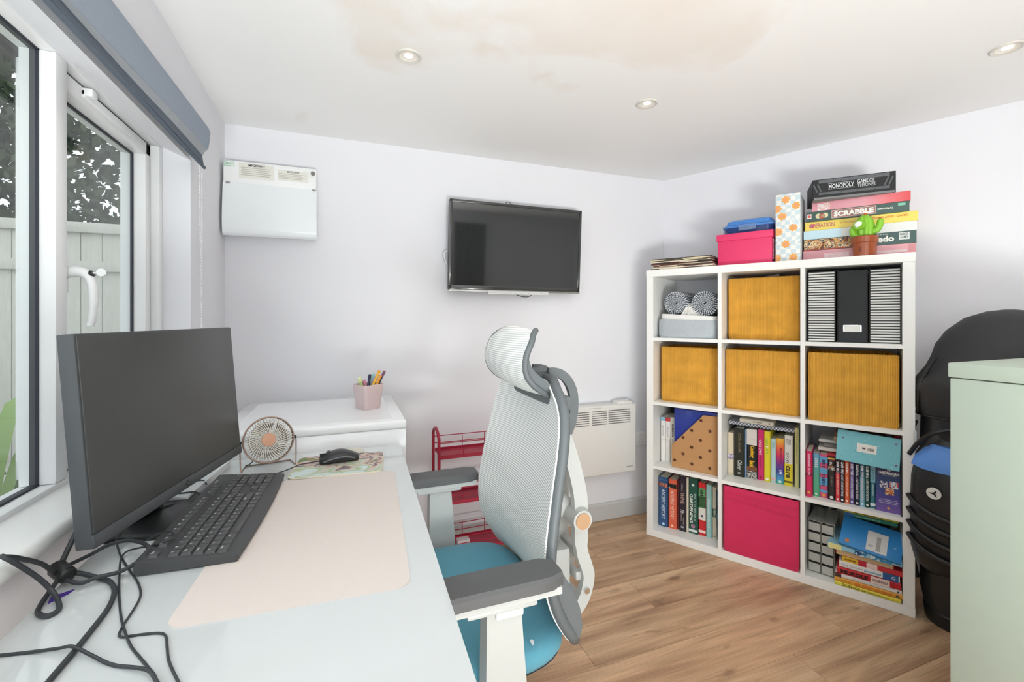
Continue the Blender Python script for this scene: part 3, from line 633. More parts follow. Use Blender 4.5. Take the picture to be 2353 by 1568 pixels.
def rolled(label, s, z, r, rz):
    t = thing('rolled_towel', label, 'towel', K(s, .075, z), KA + rz, 'rolled grey striped towels'); b = B()
    th = .010; turns = r / th / 1.15; pts = []
    n = 110
    for i in range(n + 1): a = i / n * turns * 2 * math.pi; rr = .006 + (r - .006) * i / n; pts.append((rr * math.cos(a + 1), rr * math.sin(a + 1)))
    L0 = .24
    rings = []
    for i, (x, zz) in enumerate(pts):
        d = Vector((x, zz)).normalized(); o_ = .0044; yj = .006 * math.sin(i * .35)
        rings.append([Vector((x - d.x * o_, yj, zz - d.y * o_)), Vector((x + d.x * o_, yj + .002, zz + d.y * o_)), Vector((x + d.x * o_, L0, zz + d.y * o_)), Vector((x - d.x * o_, L0, zz - d.y * o_))])
    b.loft(rings); b.obj('rolled_cloth', swirl_mat(), t); return t
rolled('rolled grey striped towel on the left, on top of the folded towel', .140, ROWS[3] + .124 + .066, .064, RAD(-3))
rolled('larger rolled grey striped towel on the right, beside the divider', .288, ROWS[3] + .118 + .069, .068, RAD(5))
b = B()
for i in range(60):
    a = random.uniform(-.02, .02); x = .216 + a; b.tube([(x, .06 + random.uniform(0, .03), .062), (x + random.uniform(-.01, .01), .035, .04), (x + random.uniform(-.028, .028), .012 + random.uniform(0, .012), -.004)], .0018, n=5)
o = b.obj('fringe', TWW, loc=K(.0, .04, ROWS[3] + .125), rot=(0, 0, KA)); tag(o, 'white tassel fringe lying between the two rolled towels', 'fringe'); o['kind'] = 'stuff'

# ------------------------------------------------------------------ books
def book(label, s, n, z, t_, h, d=.16, col='#888888', deco=(), page=PAPER, lie=False, rz=0, group=None, m=None, rough=.45, tilt=0):
    rot = (0, RAD(-90) if lie else tilt, KA + rz)
    r = thing('book', label, 'book', K(s, n, z), group=group, rot=rot)
    cm = m or mat('cover_' + col, col, rough, var=.04, scale=60); b = B(); c_ = .0022
    rr = min(.004, t_ * .25)
    b.prism([(0, d), (0, rr), (rr, 0), (t_ - rr, 0), (t_, rr), (t_, d), (t_ - c_, d), (t_ - c_, .004), (c_, .004), (c_, d)], 0, h)
    b.obj('cover', cm, r); b = B(); b.box(c_, t_ - c_, .004, d - .003, .003, h - .003); b.obj('pages', page, r)
    for e in deco:
        if e[0] == 'band': b = B(); b.box(.0003, t_ - .0003, -.0005, .003, h * e[1], h * e[2]); b.obj('spine_band', e[3] if not isinstance(e[3], str) else ink(e[3]), r)
        elif e[0] == 't': # text, centre (fraction of height), length fraction, width fraction, colour, [x centre fraction], [bold]
            text(e[1], r, ink(e[5]), h * e[3], t_ * e[4], (t_ * (e[6] if len(e) > 6 else .5), -.0009, h * e[2]), e[8] if len(e) > 8 else 'v', bold=e[7] if len(e) > 7 else .01)
        elif e[0] == 'dot': disc_print(r, 'spine_emblem', ink(e[3]), [(t_ * (e[4] if len(e) > 4 else .5), h * e[1], t_ * e[2])], y=-.0008)
    return r
G = 'books in the bottom left compartment'; z = ROWS[0]
book('dark blue hardback history book, leftmost in the bottom left compartment', .044, .070, z, .050, .276, .19, '#2c5380', (('band', .80, .88, patch_mat('spine_picture_red', ['#7a2f2c', '#c97b68', '#3c2c2c', '#d9a08c'], 60)), ('t', 'ANCIENT HISTORY', .455, .60, .44, '#d6e4f2', .55, .015), ('dot', .055, .15, '#cfe4f7', .55), ('band', .945, .948, '#86a6c4')), group=G)
book('orange hardback history book beside the dark blue one', .097, .075, z, .044, .272, .19, '#e0674b', (('band', .82, .91, patch_mat('spine_picture_black', ['#1c1716', '#2b2422', '#d8cfc4'], 40)), ('t', 'MODERN HISTORY', .48, .58, .46, '#f6cdbf', .5, .012), ('dot', .06, .15, '#ffd9b8')), group=G)
book('thin dark red book between the orange book and the black wine book', .1425, .085, z, .010, .268, .18, '#5c1f22', group=G)
book('black hardback wine book in the bottom left compartment', .154, .080, z, .037, .300, .20, '#2a2430', (('t', 'the Story of', .80, .14, .30, '#d8c9c2', .45), ('t', 'WINE', .60, .20, .52, '#c9a99a', .5, .005), ('t', '7th', .36, .07, .5, '#e8e4e2'), ('t', 12, .24, .12, .2, '#9a8a86', .35), ('t', 15, .18, .14, .2, '#9a8a86', .65), ('t', 2, .07, .04, .5, '#c9cdd6')), group=G)
book('thin cream edged book right of the black wine book', .192, .083, z, .010, .298, .20, '#e6dcc6', group=G)
book('dark green gardening encyclopedia in the bottom left compartment', .203, .088, z, .046, .298, .21, '#1f5345', (('t', 'GARDENING', .45, .52, .36, '#f0f2ee', .30, .02), ('t', 'ENCYCLOPEDIA of', .48, .50, .28, '#b9cfc6', .72), ('dot', .135, .24, '#b78aa0'), ('dot', .135, .08, '#43203a'), ('band', .03, .075, '#dfe6e2'), ('dot', .88, .16, '#dfe8e0')), group=G)
book('red, green and white striped spine book in the bottom left compartment', .252, .097, z, .036, .282, .20, '#d02a2f', (('band', .90, 1.0, '#d8262b'), ('band', .52, .90, '#5f9a66'), ('t', 4, .80, .12, .5, '#2c2a1c', .45, .03), ('band', .535, .74, '#3f3220'), ('band', .29, .52, '#e8e4dd'), ('dot', .37, .16, '#2f3350'), ('band', .05, .10, '#f3d9cf')), group=G)
book('pale turquoise book in the bottom left compartment', .290, .096, z, .029, .280, .20, '#9fd0cd', (('t', 16, .45, .55, .4, '#d7efec', .5, .005),), group=G)
book('cream book with a small green title box near the divider', .321, .100, z, .022, .272, .20, '#e3dec9', (('band', .42, .58, '#3f6b5a'), ('t', 5, .50, .14, .55, '#e3dec9', .5, .01), ('dot', .05, .18, '#55503e')), group=G)
book('dark teal book leaning against the first divider', .3475, .090, z, .016, .262, .20, '#1f4a5c', (('band', .25, .75, patch_mat('teal_cover_print', ['#14303d', '#23566b', '#3b7d90'], 30)),), group=G, tilt=RAD(-1.5))

G = 'books on the third row, left compartment'; z = ROWS[1]
book('white paperback with pale blue top, leftmost in the third row', .046, .098, z, .026, .252, .16, '#f0efec', (('band', .92, 1, '#8cc0d8'), ('t', 13, .70, .24, .3, '#b9b5b0'), ('band', .50, .505, '#d9c9a0')), group=G)
book('white paperback with red top beside the pale blue topped one', .073, .100, z, .026, .252, .16, '#f0efec', (('band', .92, 1, '#c8373c'), ('t', 13, .68, .24, .3, '#c3b4b0'), ('band', .50, .505, '#d9c9a0')), group=G)
book('cream paperback with black title beside the polka dot file', .100, .104, z, .024, .256, .16, '#e9e3d4', (('t', 12, .72, .28, .5, '#2b2926', .5, .01), ('t', 16, .38, .30, .3, '#8b857a', .5), ('dot', .05, .2, '#222222')), group=G)
# kraft magazine file with dots, blue folder inside
t = thing('magazine_file', 'brown kraft magazine file with dark polka dots in the third row', 'magazine file', K(.127, .046, ROWS[1]), KA)
KR = mat('kraft_card', '#c0905f', .8, var=.05, scale=60); sh = [(0, 0), (.2385, 0), (.2385, .305), (.163, .303), (.0, .120)]
RX90 = Matrix.Rotation(RAD(90), 4, 'X')
for y in (0, .085): b = B(); b.prism(sh, -.0025, 0, Matrix.Translation((0, y, 0)) @ RX90); b.obj('side_panel', KR, t)
b = B(); b.box(.236, .2385, .0025, .085, 0, .305); b.box(0, .2385, .0025, .085, 0, .003); b.box(0, .0025, .0025, .085, 0, .12); b.obj('edge_panel', KR, t)
disc_print(t, 'polka_dots', mat('dot_brown', '#5d3a26', .8), [(x, zz, .0082) for x, zz in ((.016, .040), (.060, .082), (.105, .126), (.150, .170), (.106, .037), (.150, .080), (.196, .123), (.196, .032), (.105, .215), (.197, .225), (.060, .170), (.152, .275))], y=-.0032)
b = B(); b.box(.006, .232, .018, .070, .004, .318, .003); tag(b.obj('plastic_wallet', mat('royal_blue_plastic', '#2b3f9c', .25, var=.12, scale=14, coat=.3), loc=K(.127, .046, ROWS[1]), rot=(0, 0, KA)), 'royal blue plastic wallet standing inside the polka dot file', 'folder')
b = B(); b.box(0, .11, 0, .10, 0, .315, .003); tag(b.obj('box_file', mat('navy_card', '#2c3340', .7), loc=K(.042, .275, ROWS[1]), rot=(0, 0, KA)), 'dark navy box file at the back of the third row, left compartment', 'box file')

G = 'books on the third row, centre compartment'
book('cream hardback with patterned band, leftmost in the third row centre', .3915, .118, z, .030, .217, .16, '#e6d9bd', (('band', .37, .49, patch_mat('lilac_pattern', ['#8f7fa6', '#c9bfd0', '#e8e0da'], 90)), ('band', .03, .036, '#cdbd9c')), group=G)
book('thick black cookery hardback in the third row centre', .4245, .106, z, .048, .248, .19, '#23261f', (('t', 'COOK with JAMIE', .70, .40, .26, '#9a8a62', .5, .01), ('t', 'Oliver', .24, .20, .42, '#d9dcd2', .55, .01), ('t', 2, .07, .05, .3, '#a9aca0', .5)), group=G)
book('thin steel blue book beside the thick black cookery book', .4735, .112, z, .008, .245, .18, '#7f9cba', group=G)
book('cookery book with white top and black lower spine with yellow title', .482, .114, z, .046, .250, .19, '#17171a', (('band', .68, 1, '#e3dad4'), ('band', .795, .80, '#b7aca4'), ('t', 'Cookery', .54, .24, .5, '#f2c21f', .52, .03), ('t', 'Book', .30, .13, .5, '#f2c21f', .52, .03), ('band', .16, .24, '#7a4a2a'), ('band', .0, .15, patch_mat('grey_food_print', ['#6d6a64', '#b9b6ae', '#35332f', '#d9d6ce'], 70))), group=G)
book('magenta baking book in the third row centre', .529, .122, z, .029, .252, .19, '#d12a6c', (('t', 'CAKE DAYS', .65, .30, .42, '#f7dbe6', .45, .02), ('t', 15, .35, .28, .3, '#a11d52', .5), ('dot', .06, .2, '#8d1747')), group=G)
book('bright yellow book in the third row centre', .559, .118, z, .027, .249, .19, '#e6d92f', (('t', 6, .78, .16, .5, '#a8c83a', .4, .01), ('dot', .70, .22, '#f4efc0'), ('t', 4, .60, .1, .5, '#a8c83a', .5), ('dot', .05, .26, '#fbf8e0')), group=G)
book('pale blue slim book in the third row centre', .587, .122, z, .023, .216, .17, '#bcd8da', (('t', 7, .85, .12, .5, '#8fb3b8', .5), ('band', .05, .12, '#d9b9bb')), group=G)
book('rainbow gradient spine book in the third row centre', .611, .120, z, .032, .222, .17, m=ramp_mat('rainbow_spine', [(0, '#4fb58c'), (.1, '#4a9cc8'), (.28, '#3f3f97'), (.45, '#7a2f86'), (.62, '#d92f62'), (.8, '#ee6a3c'), (1, '#f2c33a')], 2, 0, .222), deco=(('t', 9, .62, .34, .3, '#7d2030', .62), ('t', 3, .26, .1, .4, '#e6dff0', .6, .01), ('dot', .05, .2, '#dff0ea')), group=G)
book('white and yellow spine beauty book in the third row centre', .6465, .116, z, .034, .244, .17, '#e8e4de', (('band', 0, .44, '#e8d22c'), ('t', 'THE\nEDIT', .87, .12, .5, '#333027', .5, .01), ('t', 'skin', .56, .20, .42, '#3a3a34', .45, .005), ('t', 'care', .28, .24, .46, '#1d1c17', .42, .03), ('band', .06, .10, '#3a361c')), group=G)
book('tall pale yellow book near the right end of the third row centre', .689, .112, z, .017, .286, .18, '#e4dd9e', (('t', 16, .66, .52, .5, '#bdb472', .5, .005),), group=G)
book('thin dark teal book touching the second divider', .7075, .118, z, .0125, .292, .18, '#2f6a6e', group=G)
def gingham():
    m = bpy.data.materials.new('gingham'); m.use_nodes = True; nt, N, L, p = nodes_of(m); p.inputs['Roughness'].default_value = .7
    tc = N.new('ShaderNodeTexCoord'); ck = N.new('ShaderNodeTexChecker'); ck.inputs['Scale'].default_value = 130; ck.inputs[1].default_value = lin('#3c4a66'); ck.inputs[2].default_value = lin('#e3e6ea')
    L.new(tc.outputs['Object'], ck.inputs[0]); L.new(ck.outputs[0], p.inputs['Base Color']); return m
book('blue and white checked spiral notebook lying across the upright books', .700, .122, .6495, .018, .305, .20, m=gingham(), lie=True, group='books lying across the third row centre', rz=RAD(-1))
book('slim cream paperback lying on the checked notebook', .600, .118, .668, .021, .152, .11, '#e6dfd0', (('t', 8, .45, .28, .4, '#9a938a', .5, .005), ('dot', .12, .2, '#8a8378')), lie=True, group='books lying across the third row centre', rz=RAD(-1))
b = B(); b.box(0, .32, 0, .07, 0, .30, .003); tag(b.obj('box_file', mat('dark_green_card', '#22443f', .6), loc=K(.395, .316, ROWS[1]), rot=(0, 0, KA)), 'dark green box file at the back of the third row, centre compartment', 'box file')

G = 'books on the third row, right compartment'
book('crimson pink paperback, leftmost in the third row right compartment', .7415, .022, z, .024, .208, .15, '#d5285f', (('t', 10, .80, .28, .4, '#f5b9cc', .5, .005), ('t', 6, .55, .16, .4, '#f2a5bf', .5), ('dot', .1, .25, '#e8a13c'), ('band', .47, .52, '#7d1c3c')), group=G)
book('blue to green paperback beside the crimson one', .7665, .050, z, .024, .195, .15, m=ramp_mat('blue_green_spine', [(0, '#5cc08a'), (.5, '#5fb59a'), (1, '#6fb3d6')], 2, 0, .195), deco=(('t', 5, .78, .22, .5, '#dff0f5', .5, .005), ('dot', .06, .2, '#e6f5ea')), group=G)
book('pink and blue banded thick paperback in the third row right compartment', .7915, .052, z, .030, .197, .15, '#d4567f', (('band', .80, .94, '#5fa5d2'), ('band', .55, .68, '#5fa5d2'), ('band', .28, .46, '#5fa5d2'), ('band', .12, .18, '#5fa5d2'), ('t', 5, .78, .18, .5, '#26305e', .5, .02), ('t', 8, .40, .28, .5, '#26305e', .5, .02), ('dot', .06, .22, '#f0a24a')), group=G)
book('black paperback with a rainbow stripe at its top', .8225, .044, z, .026, .190, .15, '#22201f', (('band', .955, .985, '#e6b34a'), ('band', .93, .955, '#7a2a2a'), ('t', 3, .85, .08, .4, '#d9d4cc', .4, .01), ('band', .70, .80, patch_mat('blue_orange_print', ['#2f5b7a', '#e08a3a', '#20303a', '#b7d0d8'], 90)), ('t', 8, .45, .24, .3, '#6d6862', .5), ('dot', .06, .25, '#f2f0ec')), group=G)
b = B(); b.box(0, .036, 0, .12, 0, .012, .001); tag(b.obj('book', mat('cover_#b3262c', '#b3262c', .5), loc=K(.8205, .055, ROWS[1] + .191), rot=(0, 0, KA)), 'small red pocket book lying on the black paperback', 'book')
sam = [('#e0414a', '#26212b', 'red paperback with black top in the matching series'), ('#2c2838', None, 'charcoal paperback in the matching series, left of the orange one'), ('#ee6a35', None, 'orange paperback in the matching series'), ('#6a5a9c', None, 'purple paperback in the matching series'), ('#23233a', None, 'navy paperback in the matching series, right of the purple one'), ('#8cc3dc', '#3d6f86', 'light blue paperback in the matching series'), ('#1d5149', None, 'dark green paperback in the matching series')]
sp = [.8505, .8665, .8835, .9005, .9175, .9355, .9525]; tail = ['AFRAID OF GHOSTS', 'AFRAID OF SPACE', 'AFRAID OF SHARKS', 'AFRAID OF ZOMBIES', 'AFRAID OF SPACE', 'AFRAID OF SPIDERS', 'AFRAID OF THE DARK']
for i, ((c_, top, lb), s_) in enumerate(zip(sam, sp)):
    wdt = .0155 if i != 4 else .0168
    dk = [('t', 'SAM WU', .82, .26, .6, '#f2eef0', .5, .03), ('t', 'is NOT ' + tail[i], .40, .50, .5, '#f0eef2' if c_ not in ('#8cc3dc', '#e0414a', '#ee6a35') else '#ffd9c9', .5, .012), ('dot', .06, .26, '#f2f2f2')]
    if top: dk.insert(0, ('band', .68, 1, top))
    book(lb, s_, .040, z, wdt, .186, .14, c_, tuple(dk), group=G)
book('teal paperback with a pale blue top panel, right of the matching series', .9700, .044, z, .0175, .186, .14, '#3f7f8c', (('band', .60, 1, '#7fb0bf'), ('t', 'BIRDS', .78, .24, .5, '#4f8797', .5, .005), ('t', 14, .42, .26, .35, '#bcd6da', .5), ('band', .06, .12, '#e8f0f0')), group=G)
# front-facing gift edition
r = thing('book', 'purple and navy story collection facing forward with three pictures', 'book', K(.9885, .034, z), KA, G)
b = B(); b.box(0, .083, 0, .13, 0, .187, .001, 1); b.obj('cover', ramp_mat('night_cover', [(0, '#7a5ca8'), (.35, '#4a4797'), (.6, '#2b4a78'), (1, '#2a2350')], 2, 0, .187), r)
text('THE', r, ink('#f3f0ec'), .012, .007, (.041, -.0008, .176), bold=.03); text('CHRISTMASAURUS', r, ink('#f6f4f0'), .066, .012, (.042, -.0008, .164), bold=.035); text('COLLECTION', r, ink('#b9b4d6'), .042, .004, (.042, -.0008, .154))
for x, zz, wd, m_ in ((.012, .100, .027, ['#e6e3e6', '#3a3f78', '#f2f0f0', '#5c5f94']), (.044, .103, .028, ['#3a7fb0', '#e8eef2', '#c8404a', '#9cc8e0']), (.030, .074, .028, ['#e09a4a', '#a84a3a', '#f0d0a8', '#c06a4a'])):
    b = B(); b.box(x, x + wd, -.0012, .0005, zz, zz + .028); b.obj('printed_picture', patch_mat('pic_%s' % m_[0], m_, 90), r)
for k, (wd, zz) in enumerate(((.055, .052), (.062, .045), (.058, .038))): text(16, r, ink('#d9d3ea'), wd, .0035, (.041, -.0008, zz))
disc_print(r, 'publisher_mark', ink('#e9a04a'), [(.041, .018, .005)]); disc_print(r, 'printed_stars', ink('#dcd6f0'), [(random.uniform(.004, .08), random.uniform(.02, .18), .0006) for _ in range(30)], n=6)
# lying books behind / above and the turquoise envelope
Gl = 'books lying on top of the third row right books'
for lb, s_, n_, zz, t_, h_, d_, c_, rz_ in (('white paperback lying at the bottom of the pile behind the envelope', .990, .075, z + .2065, .016, .205, .14, '#e3ded6', 0), ('grey paperback lying second in the pile behind the envelope', 1.0, .085, z + .2225, .018, .195, .14, '#77726c', RAD(2)), ('white hardback lying third in the pile behind the envelope', .985, .09, z + .2405, .014, .20, .13, '#dedcd8', RAD(-2)), ('brown paper covered book lying fourth in the pile', 1.02, .085, z + .2545, .024, .178, .14, '#b89a80', RAD(1)), ('tan book lying at the top of the pile', 1.025, .09, z + .2785, .020, .176, .13, '#8a6a50', RAD(-1))):
    book(lb, s_, n_, zz, t_, h_, d_, c_, lie=True, group=Gl, rz=rz_)
book('small dark red book standing behind the envelope at the shelf side', 1.048, .075, z + .195, .022, .122, .12, '#8c1c28', group=Gl)
ev = thing('gift_folder', 'turquoise card folder with stars and a barcode sticker leaning on the books', 'folder', K(.8515, .010, .586), group=None, rot=(RAD(-10), RAD(3.2), KA))
b = B(); b.box(0, .212, 0, .004, 0, .132, .0015, 1); b.obj('card', mat('turquoise_card', '#7cc4cf', .6, var=.03), ev)
b = B(); b.box(.070, .136, -.0008, 0, .050, .086); bs = b.obj('barcode_sticker', ink('#efece6'), ev)
b = B(); x = .106
while x < .128: wd = random.choice((.0006, .001, .0015)); b.box(x, x + wd, -.0014, -.0008, .060, .072); x += wd + random.choice((.0006, .001))
b.box(.088, .099, -.0014, -.0008, .064, .071); b.obj('barcode', ink('#55524e'), bs)
def star(b, x, z_, r, n=5, y=-.0007):
    b.poly([(x + (r if k % 2 == 0 else r * .45) * math.sin(k * math.pi / n), y, z_ + (r if k % 2 == 0 else r * .45) * math.cos(k * math.pi / n)) for k in range(2 * n)])
for col, cnt, r_ in (('#f2f5f2', 17, .0022), ('#4f8a98', 14, .0022)):
    b = B()
    for _ in range(cnt):
        x, zz = random.uniform(.01, .2), random.uniform(.008, .124)
        if not (.066 < x < .14 and .046 < zz < .09): star(b, x, zz, r_)
    b.obj('star_print', ink(col), ev, norm=False)
b = B(); star(b, .020, .098, .0055); star(b, .196, .108, .006); star(b, .200, .022, .006); b.obj('star_print', ink('#7a4f86'), ev, norm=False)

# bottom right compartment
z = ROWS[0]
og = thing('drawer_organiser', 'clear plastic drawer organiser with small drawers in the bottom right compartment', 'organiser', K(.745, .062, z), KA + RAD(-4))
CLR = glass_mat('clear_plastic', (.98, .98, .97), .08, .25, '#eef0ea'); CLR2 = glass_mat('frosted_plastic', (.97, .97, .96), .15, .42, '#eceee8')
b = B()
for x in (0, .049, .098): b.box(x, x + .004, 0, .19, 0, .238, .001, 1)
b.box(0, .102, 0, .19, .235, .238); b.box(0, .102, 0, .19, 0, .004); b.box(0, .102, .187, .19, 0, .238); b.obj('case', CLR, og)
for x in (.005, .054):
    for k in range(5):
        b = B(); z0 = .006 + k * .0462; b.box(x, x + .043, -.003, .001, z0, z0 + .036, .001, 1); b.box(x, x + .043, .001, .16, z0, z0 + .002); dr = b.obj('drawer', CLR2, og)
        b = B(); b.box(x + .006, x + .038, .004, .15, z0 + .003, z0 + .014); b.obj('drawer_content', mat('grey_bits', '#a9aba6', .8, var=.3, scale=90), dr)
G = 'books in the bottom right compartment'
book('black tall book standing behind the clear organiser', .760, .262, z, .034, .318, .12, '#1a191c', (('t', 'AMY', .86, .16, .42, '#d0cdc8', .5, .01),), group=G)
book('navy book standing behind the clear organiser, right one', .796, .262, z, .046, .312, .12, '#232633', (('dot', .92, .28, '#9fb6c2'), ('t', 6, .74, .16, .34, '#c9c6ae', .5, .01)), group=G)
book('light grey book with a brown picture standing behind the stack', .845, .262, z, .044, .305, .12, '#cfc8ba', (('dot', .86, .38, '#a58a5c'), ('dot', .86, .30, '#b9bcc0')), group=G)
Gs = 'books stacked flat in the bottom right compartment'
def flat(lb, s1, n, z0, t_, L, d, col, deco=(), rz=0, m=None): return book(lb, s1, n, z0, t_, L, d, col, deco, lie=True, rz=rz, group=Gs, m=m)
flat('bright yellow training book at the very bottom of the flat stack', 1.068, .004, z, .016, .219, .24, '#e6d64a', (('t', 'SCIENCE of', .70, .36, .62, '#4d4a1c', .55, .012), ('t', 'STRENGTH', .42, .22, .4, '#8a8430', .5, .01), ('t', 'TRAINING', .26, .18, .4, '#a59e3c', .4, .01)))
flat('amber yellow health book second from the bottom of the flat stack', 1.0725, .006, z + .016, .019, .225, .22, '#e3a23c', (('t', 9, .82, .16, .3, '#b9771c', .5), ('t', 'FEEL GREAT', .55, .28, .6, '#e2701f', .55, .03), ('t', 'LOSE WEIGHT', .27, .26, .6, '#d9741f', .5, .03), ('dot', .07, .30, '#3a3428'), ('dot', .07, .16, '#d9d0b8')))
flat('thin white paperback between the amber and the red books', 1.070, .008, z + .035, .017, .220, .20, '#e9e6e4', (('band', .90, 1, patch_mat('dark_photo_print', ['#3a2c2c', '#6a3b34', '#20202a'], 60)), ('t', 16, .55, .45, .3, '#cfc6cc', .5), ('dot', .05, .22, '#38363a')))
flat('red puzzle book with bold black title in the middle of the flat stack', 1.068, .006, z + .052, .027, .211, .18, '#c8202c', (('t', 'MURDLE', .72, .44, .62, '#1a0c0e', .5, .05), ('band', .17, .46, '#efd9cf'), ('t', 16, .315, .24, .5, '#8a6a62', .5), ('band', .11, .12, '#8c1018')))
flat('white quiz book with a blue end panel, above the red puzzle book', 1.064, .012, z + .079, .027, .200, .19, '#ecebe9', (('t', 'Only Connect', .78, .36, .42, '#b3aba4', .5), ('t', 16, .43, .28, .30, '#4b9cc0', .45, .005), ('band', .02, .27, '#2c5f9c'), ('t', 'Q', .10, .06, .5, '#e8eef4', .5, .02)))
flat('red and yellow spined paperback above the quiz book', 1.072, .010, z + .106, .022, .198, .17, '#d0323c', (('band', .72, 1, '#e6b92f'), ('t', 9, .85, .2, .4, '#5c2412', .5, .02), ('band', .58, .72, '#c4233a'), ('band', .40, .58, '#f2d5d0')), rz=RAD(-2))
flat('thick cream paged book with red cover, page edges facing forward', 1.046, .014, z + .128, .027, .195, .17, '#b3262e', rz=RAD(-3), deco=(('band', .02, .985, mat('page_edges_cream', '#dcbd92', .9, var=.1, scale=80, stretch=(20, 1, 1))),))
sb_ = flat('pale blue patterned workbook pile edge below the big blue book', 1.070, -.012, z + .155, .022, .247, .22, '#9cd0e6', (('band', .80, .99, '#e9e29a'), ('band', .45, .62, patch_mat('stripe_print_blue', ['#e8f3f7', '#4fa3d0', '#1f3f7a', '#bfe0ee'], 60)), ('band', .12, .40, patch_mat('stripe_print_blue2', ['#dff0f6', '#3f95c8', '#bfe0ee'], 50))), rz=RAD(-4))
bb_ = thing('book', 'large bright blue book with a white barcode panel, tilted on the flat stack', 'book', K(.862, -.004, z + .186), rot=(RAD(36), RAD(6), KA + RAD(-4)))
bb_['group'] = Gs
b = B(); b.box(0, .205, 0, .145, 0, .012, .002); b.obj('cover', mat('cover_bright_blue', '#2f86c8', .4, var=.05), bb_)
b = B(); b.box(.09, .158, .012, .105, .012, .0128); b.obj('barcode_panel', ink('#dcd9d6'), bb_); text('DAY', bb_, ink('#55524e'), .016, .010, (.106, .035, .0135), 'top', bold=.02); b = B(); b.box(.122, .136, .02, .085, .0128, .0133); b.obj('barcode', stripe_mat('barcode_stripes', '#3a3836', '#e0ddd8', 1, 300, .5), bb_)
b = B(); b.box(.020, .034, .015, .030, .012, .0128); b.obj('orange_badge', ink('#d07f4a'), bb_); text('C', bb_, ink('#e8f0f6'), .006, .010, (.182, .06, .0135), 'top', bold=.02)
flat('teal green paperback near the top of the flat stack', 1.062, .115, z + .268, .020, .185, .14, '#2f8f78', (('t', 16, .55, .5, .4, '#9fd6c6', .5), ('band', .80, .97, '#4a7fc0')), rz=RAD(-2))
flat('lime yellow paperback second from the top of the flat stack', 1.066, .110, z + .288, .014, .19, .14, '#d6cf3f', (('t', 16, .55, .5, .5, '#7f7a1c', .5, .01),), rz=RAD(-1))
flat('olive green paperback topmost in the flat stack', 1.064, .108, z + .302, .015, .19, .14, '#5c7a3a', (('t', 16, .5, .5, .45, '#c9c463', .5, .01),), rz=RAD(1))
yb = thing('wedge_block', 'small dark foam wedge propping the tilted blue book in the stack', 'wedge', K(.90, .10, z + .177), KA)
b = B(); b.loft([[(0, .0, 0), (0, .10, 0), (0, .10, .09), (0, .02, .02)], [(.14, .0, 0), (.14, .10, 0), (.14, .10, .09), (.14, .02, .02)]]); b.obj('foam', mat('dark_foam', '#34322f', .9), yb)

# ------------------------------------------------------------------ things on top of the cube shelf
T = 1.47
cols = ['#2b2622', '#e6d9c0', '#d9b9a8', '#4a3830', '#e3d5b8', '#5c2f2c', '#3a3026', '#e6dcc6', '#4d4034', '#ded0b0', '#332c27']
zz = T
for i, c_ in enumerate(cols):
    th = random.choice((.0048, .0055, .0062)); b = B(); b.box(0, .312, 0, .30, 0, th); sl = thing('record_sleeve', 'record sleeve in the flat pile on the shelf, %s from the bottom' % ('first second third fourth fifth sixth seventh eighth ninth tenth eleventh'.split()[i]), 'record', K(.020 + random.uniform(0, .018), .004 + random.uniform(0, .012), zz), KA + RAD(random.uniform(-1.2, 1.2)), 'record sleeves piled on the shelf')
    b.obj('sleeve', mat('sleeve_' + c_, c_, .7, var=.15, scale=30), sl); e0 = random.uniform(.0, .22); b = B(); b.box(.004 + e0, .10 + e0, -.0008, .001, th * .1, th * .9); b.obj('disc_edge', mat('sleeve_' + cols[(i + 1) % len(cols)], cols[(i + 1) % len(cols)], .7), sl); zz += th
px = thing('gift_box', 'bright pink lidded cardboard box on top of the shelf', 'box', K(.352, .055, T), KA + RAD(-1))
HP = mat('hot_pink_card', '#e63a6e', .55, var=.03)
b = B(); b.box(.005, .250, .005, .198, 0, .150, .002); b.obj('body', HP, px); b = B(); b.box(0, .255, 0, .203, .128, .163, .002); b.obj('lid', HP, px)
b = B(); b.box(.2515, .2535, .02, .18, .02, .12); b.obj('white_print', patch_mat('pink_white_print', ['#f3eef0', '#e63a6e', '#f6f2f2', '#d93065'], 60), px)
lb = thing('lunch_box', 'clear lunch box with blue clip lid on the pink box', 'lunch box', K(.372, .075, T + .163), KA + RAD(-2))
def rrect(x0, x1, y0, y1, z_, r, n=6):
    pts = []
    for cx, cy, a0 in ((x1 - r, y0 + r, -90), (x1 - r, y1 - r, 0), (x0 + r, y1 - r, 90), (x0 + r, y0 + r, 180)):
        for k in range(n + 1): a = RAD(a0 + 90 * k / n); pts.append((cx + r * math.cos(a), cy + r * math.sin(a), z_))
    return pts
b = B(); b.loft([rrect(.014, .226, .012, .168, 0, .03), rrect(.008, .232, .006, .174, .034, .03)]); b.obj('tub', glass_mat('blue_tint_plastic', (.55, .66, .92), .05, .35, '#3a5fae'), lb)
b = B(); b.loft([rrect(0, .240, 0, .180, .032, .03), rrect(0, .240, 0, .180, .040, .03), rrect(.012, .228, .012, .168, .046, .03), rrect(.018, .222, .018, .162, .066, .03), rrect(.035, .205, .035, .145, .074, .03)]); b.obj('lid', mat('blue_lid_plastic', '#4a86d0', .3, var=.03), lb)
b = B(); b.box(-.004, .004, .05, .13, .012, .046, .002); b.box(.236, .244, .05, .13, .012, .046, .002); b.box(.08, .16, -.004, .003, .014, .044, .002); b.obj('clip', glass_mat('clear_clip', (.8, .88, .97), .05, .25, '#a9c4e6'), lb)
fl = thing('patterned_box', 'tall narrow box with orange flowers on pale blue checks', 'box', K(.617, .055, T), KA)
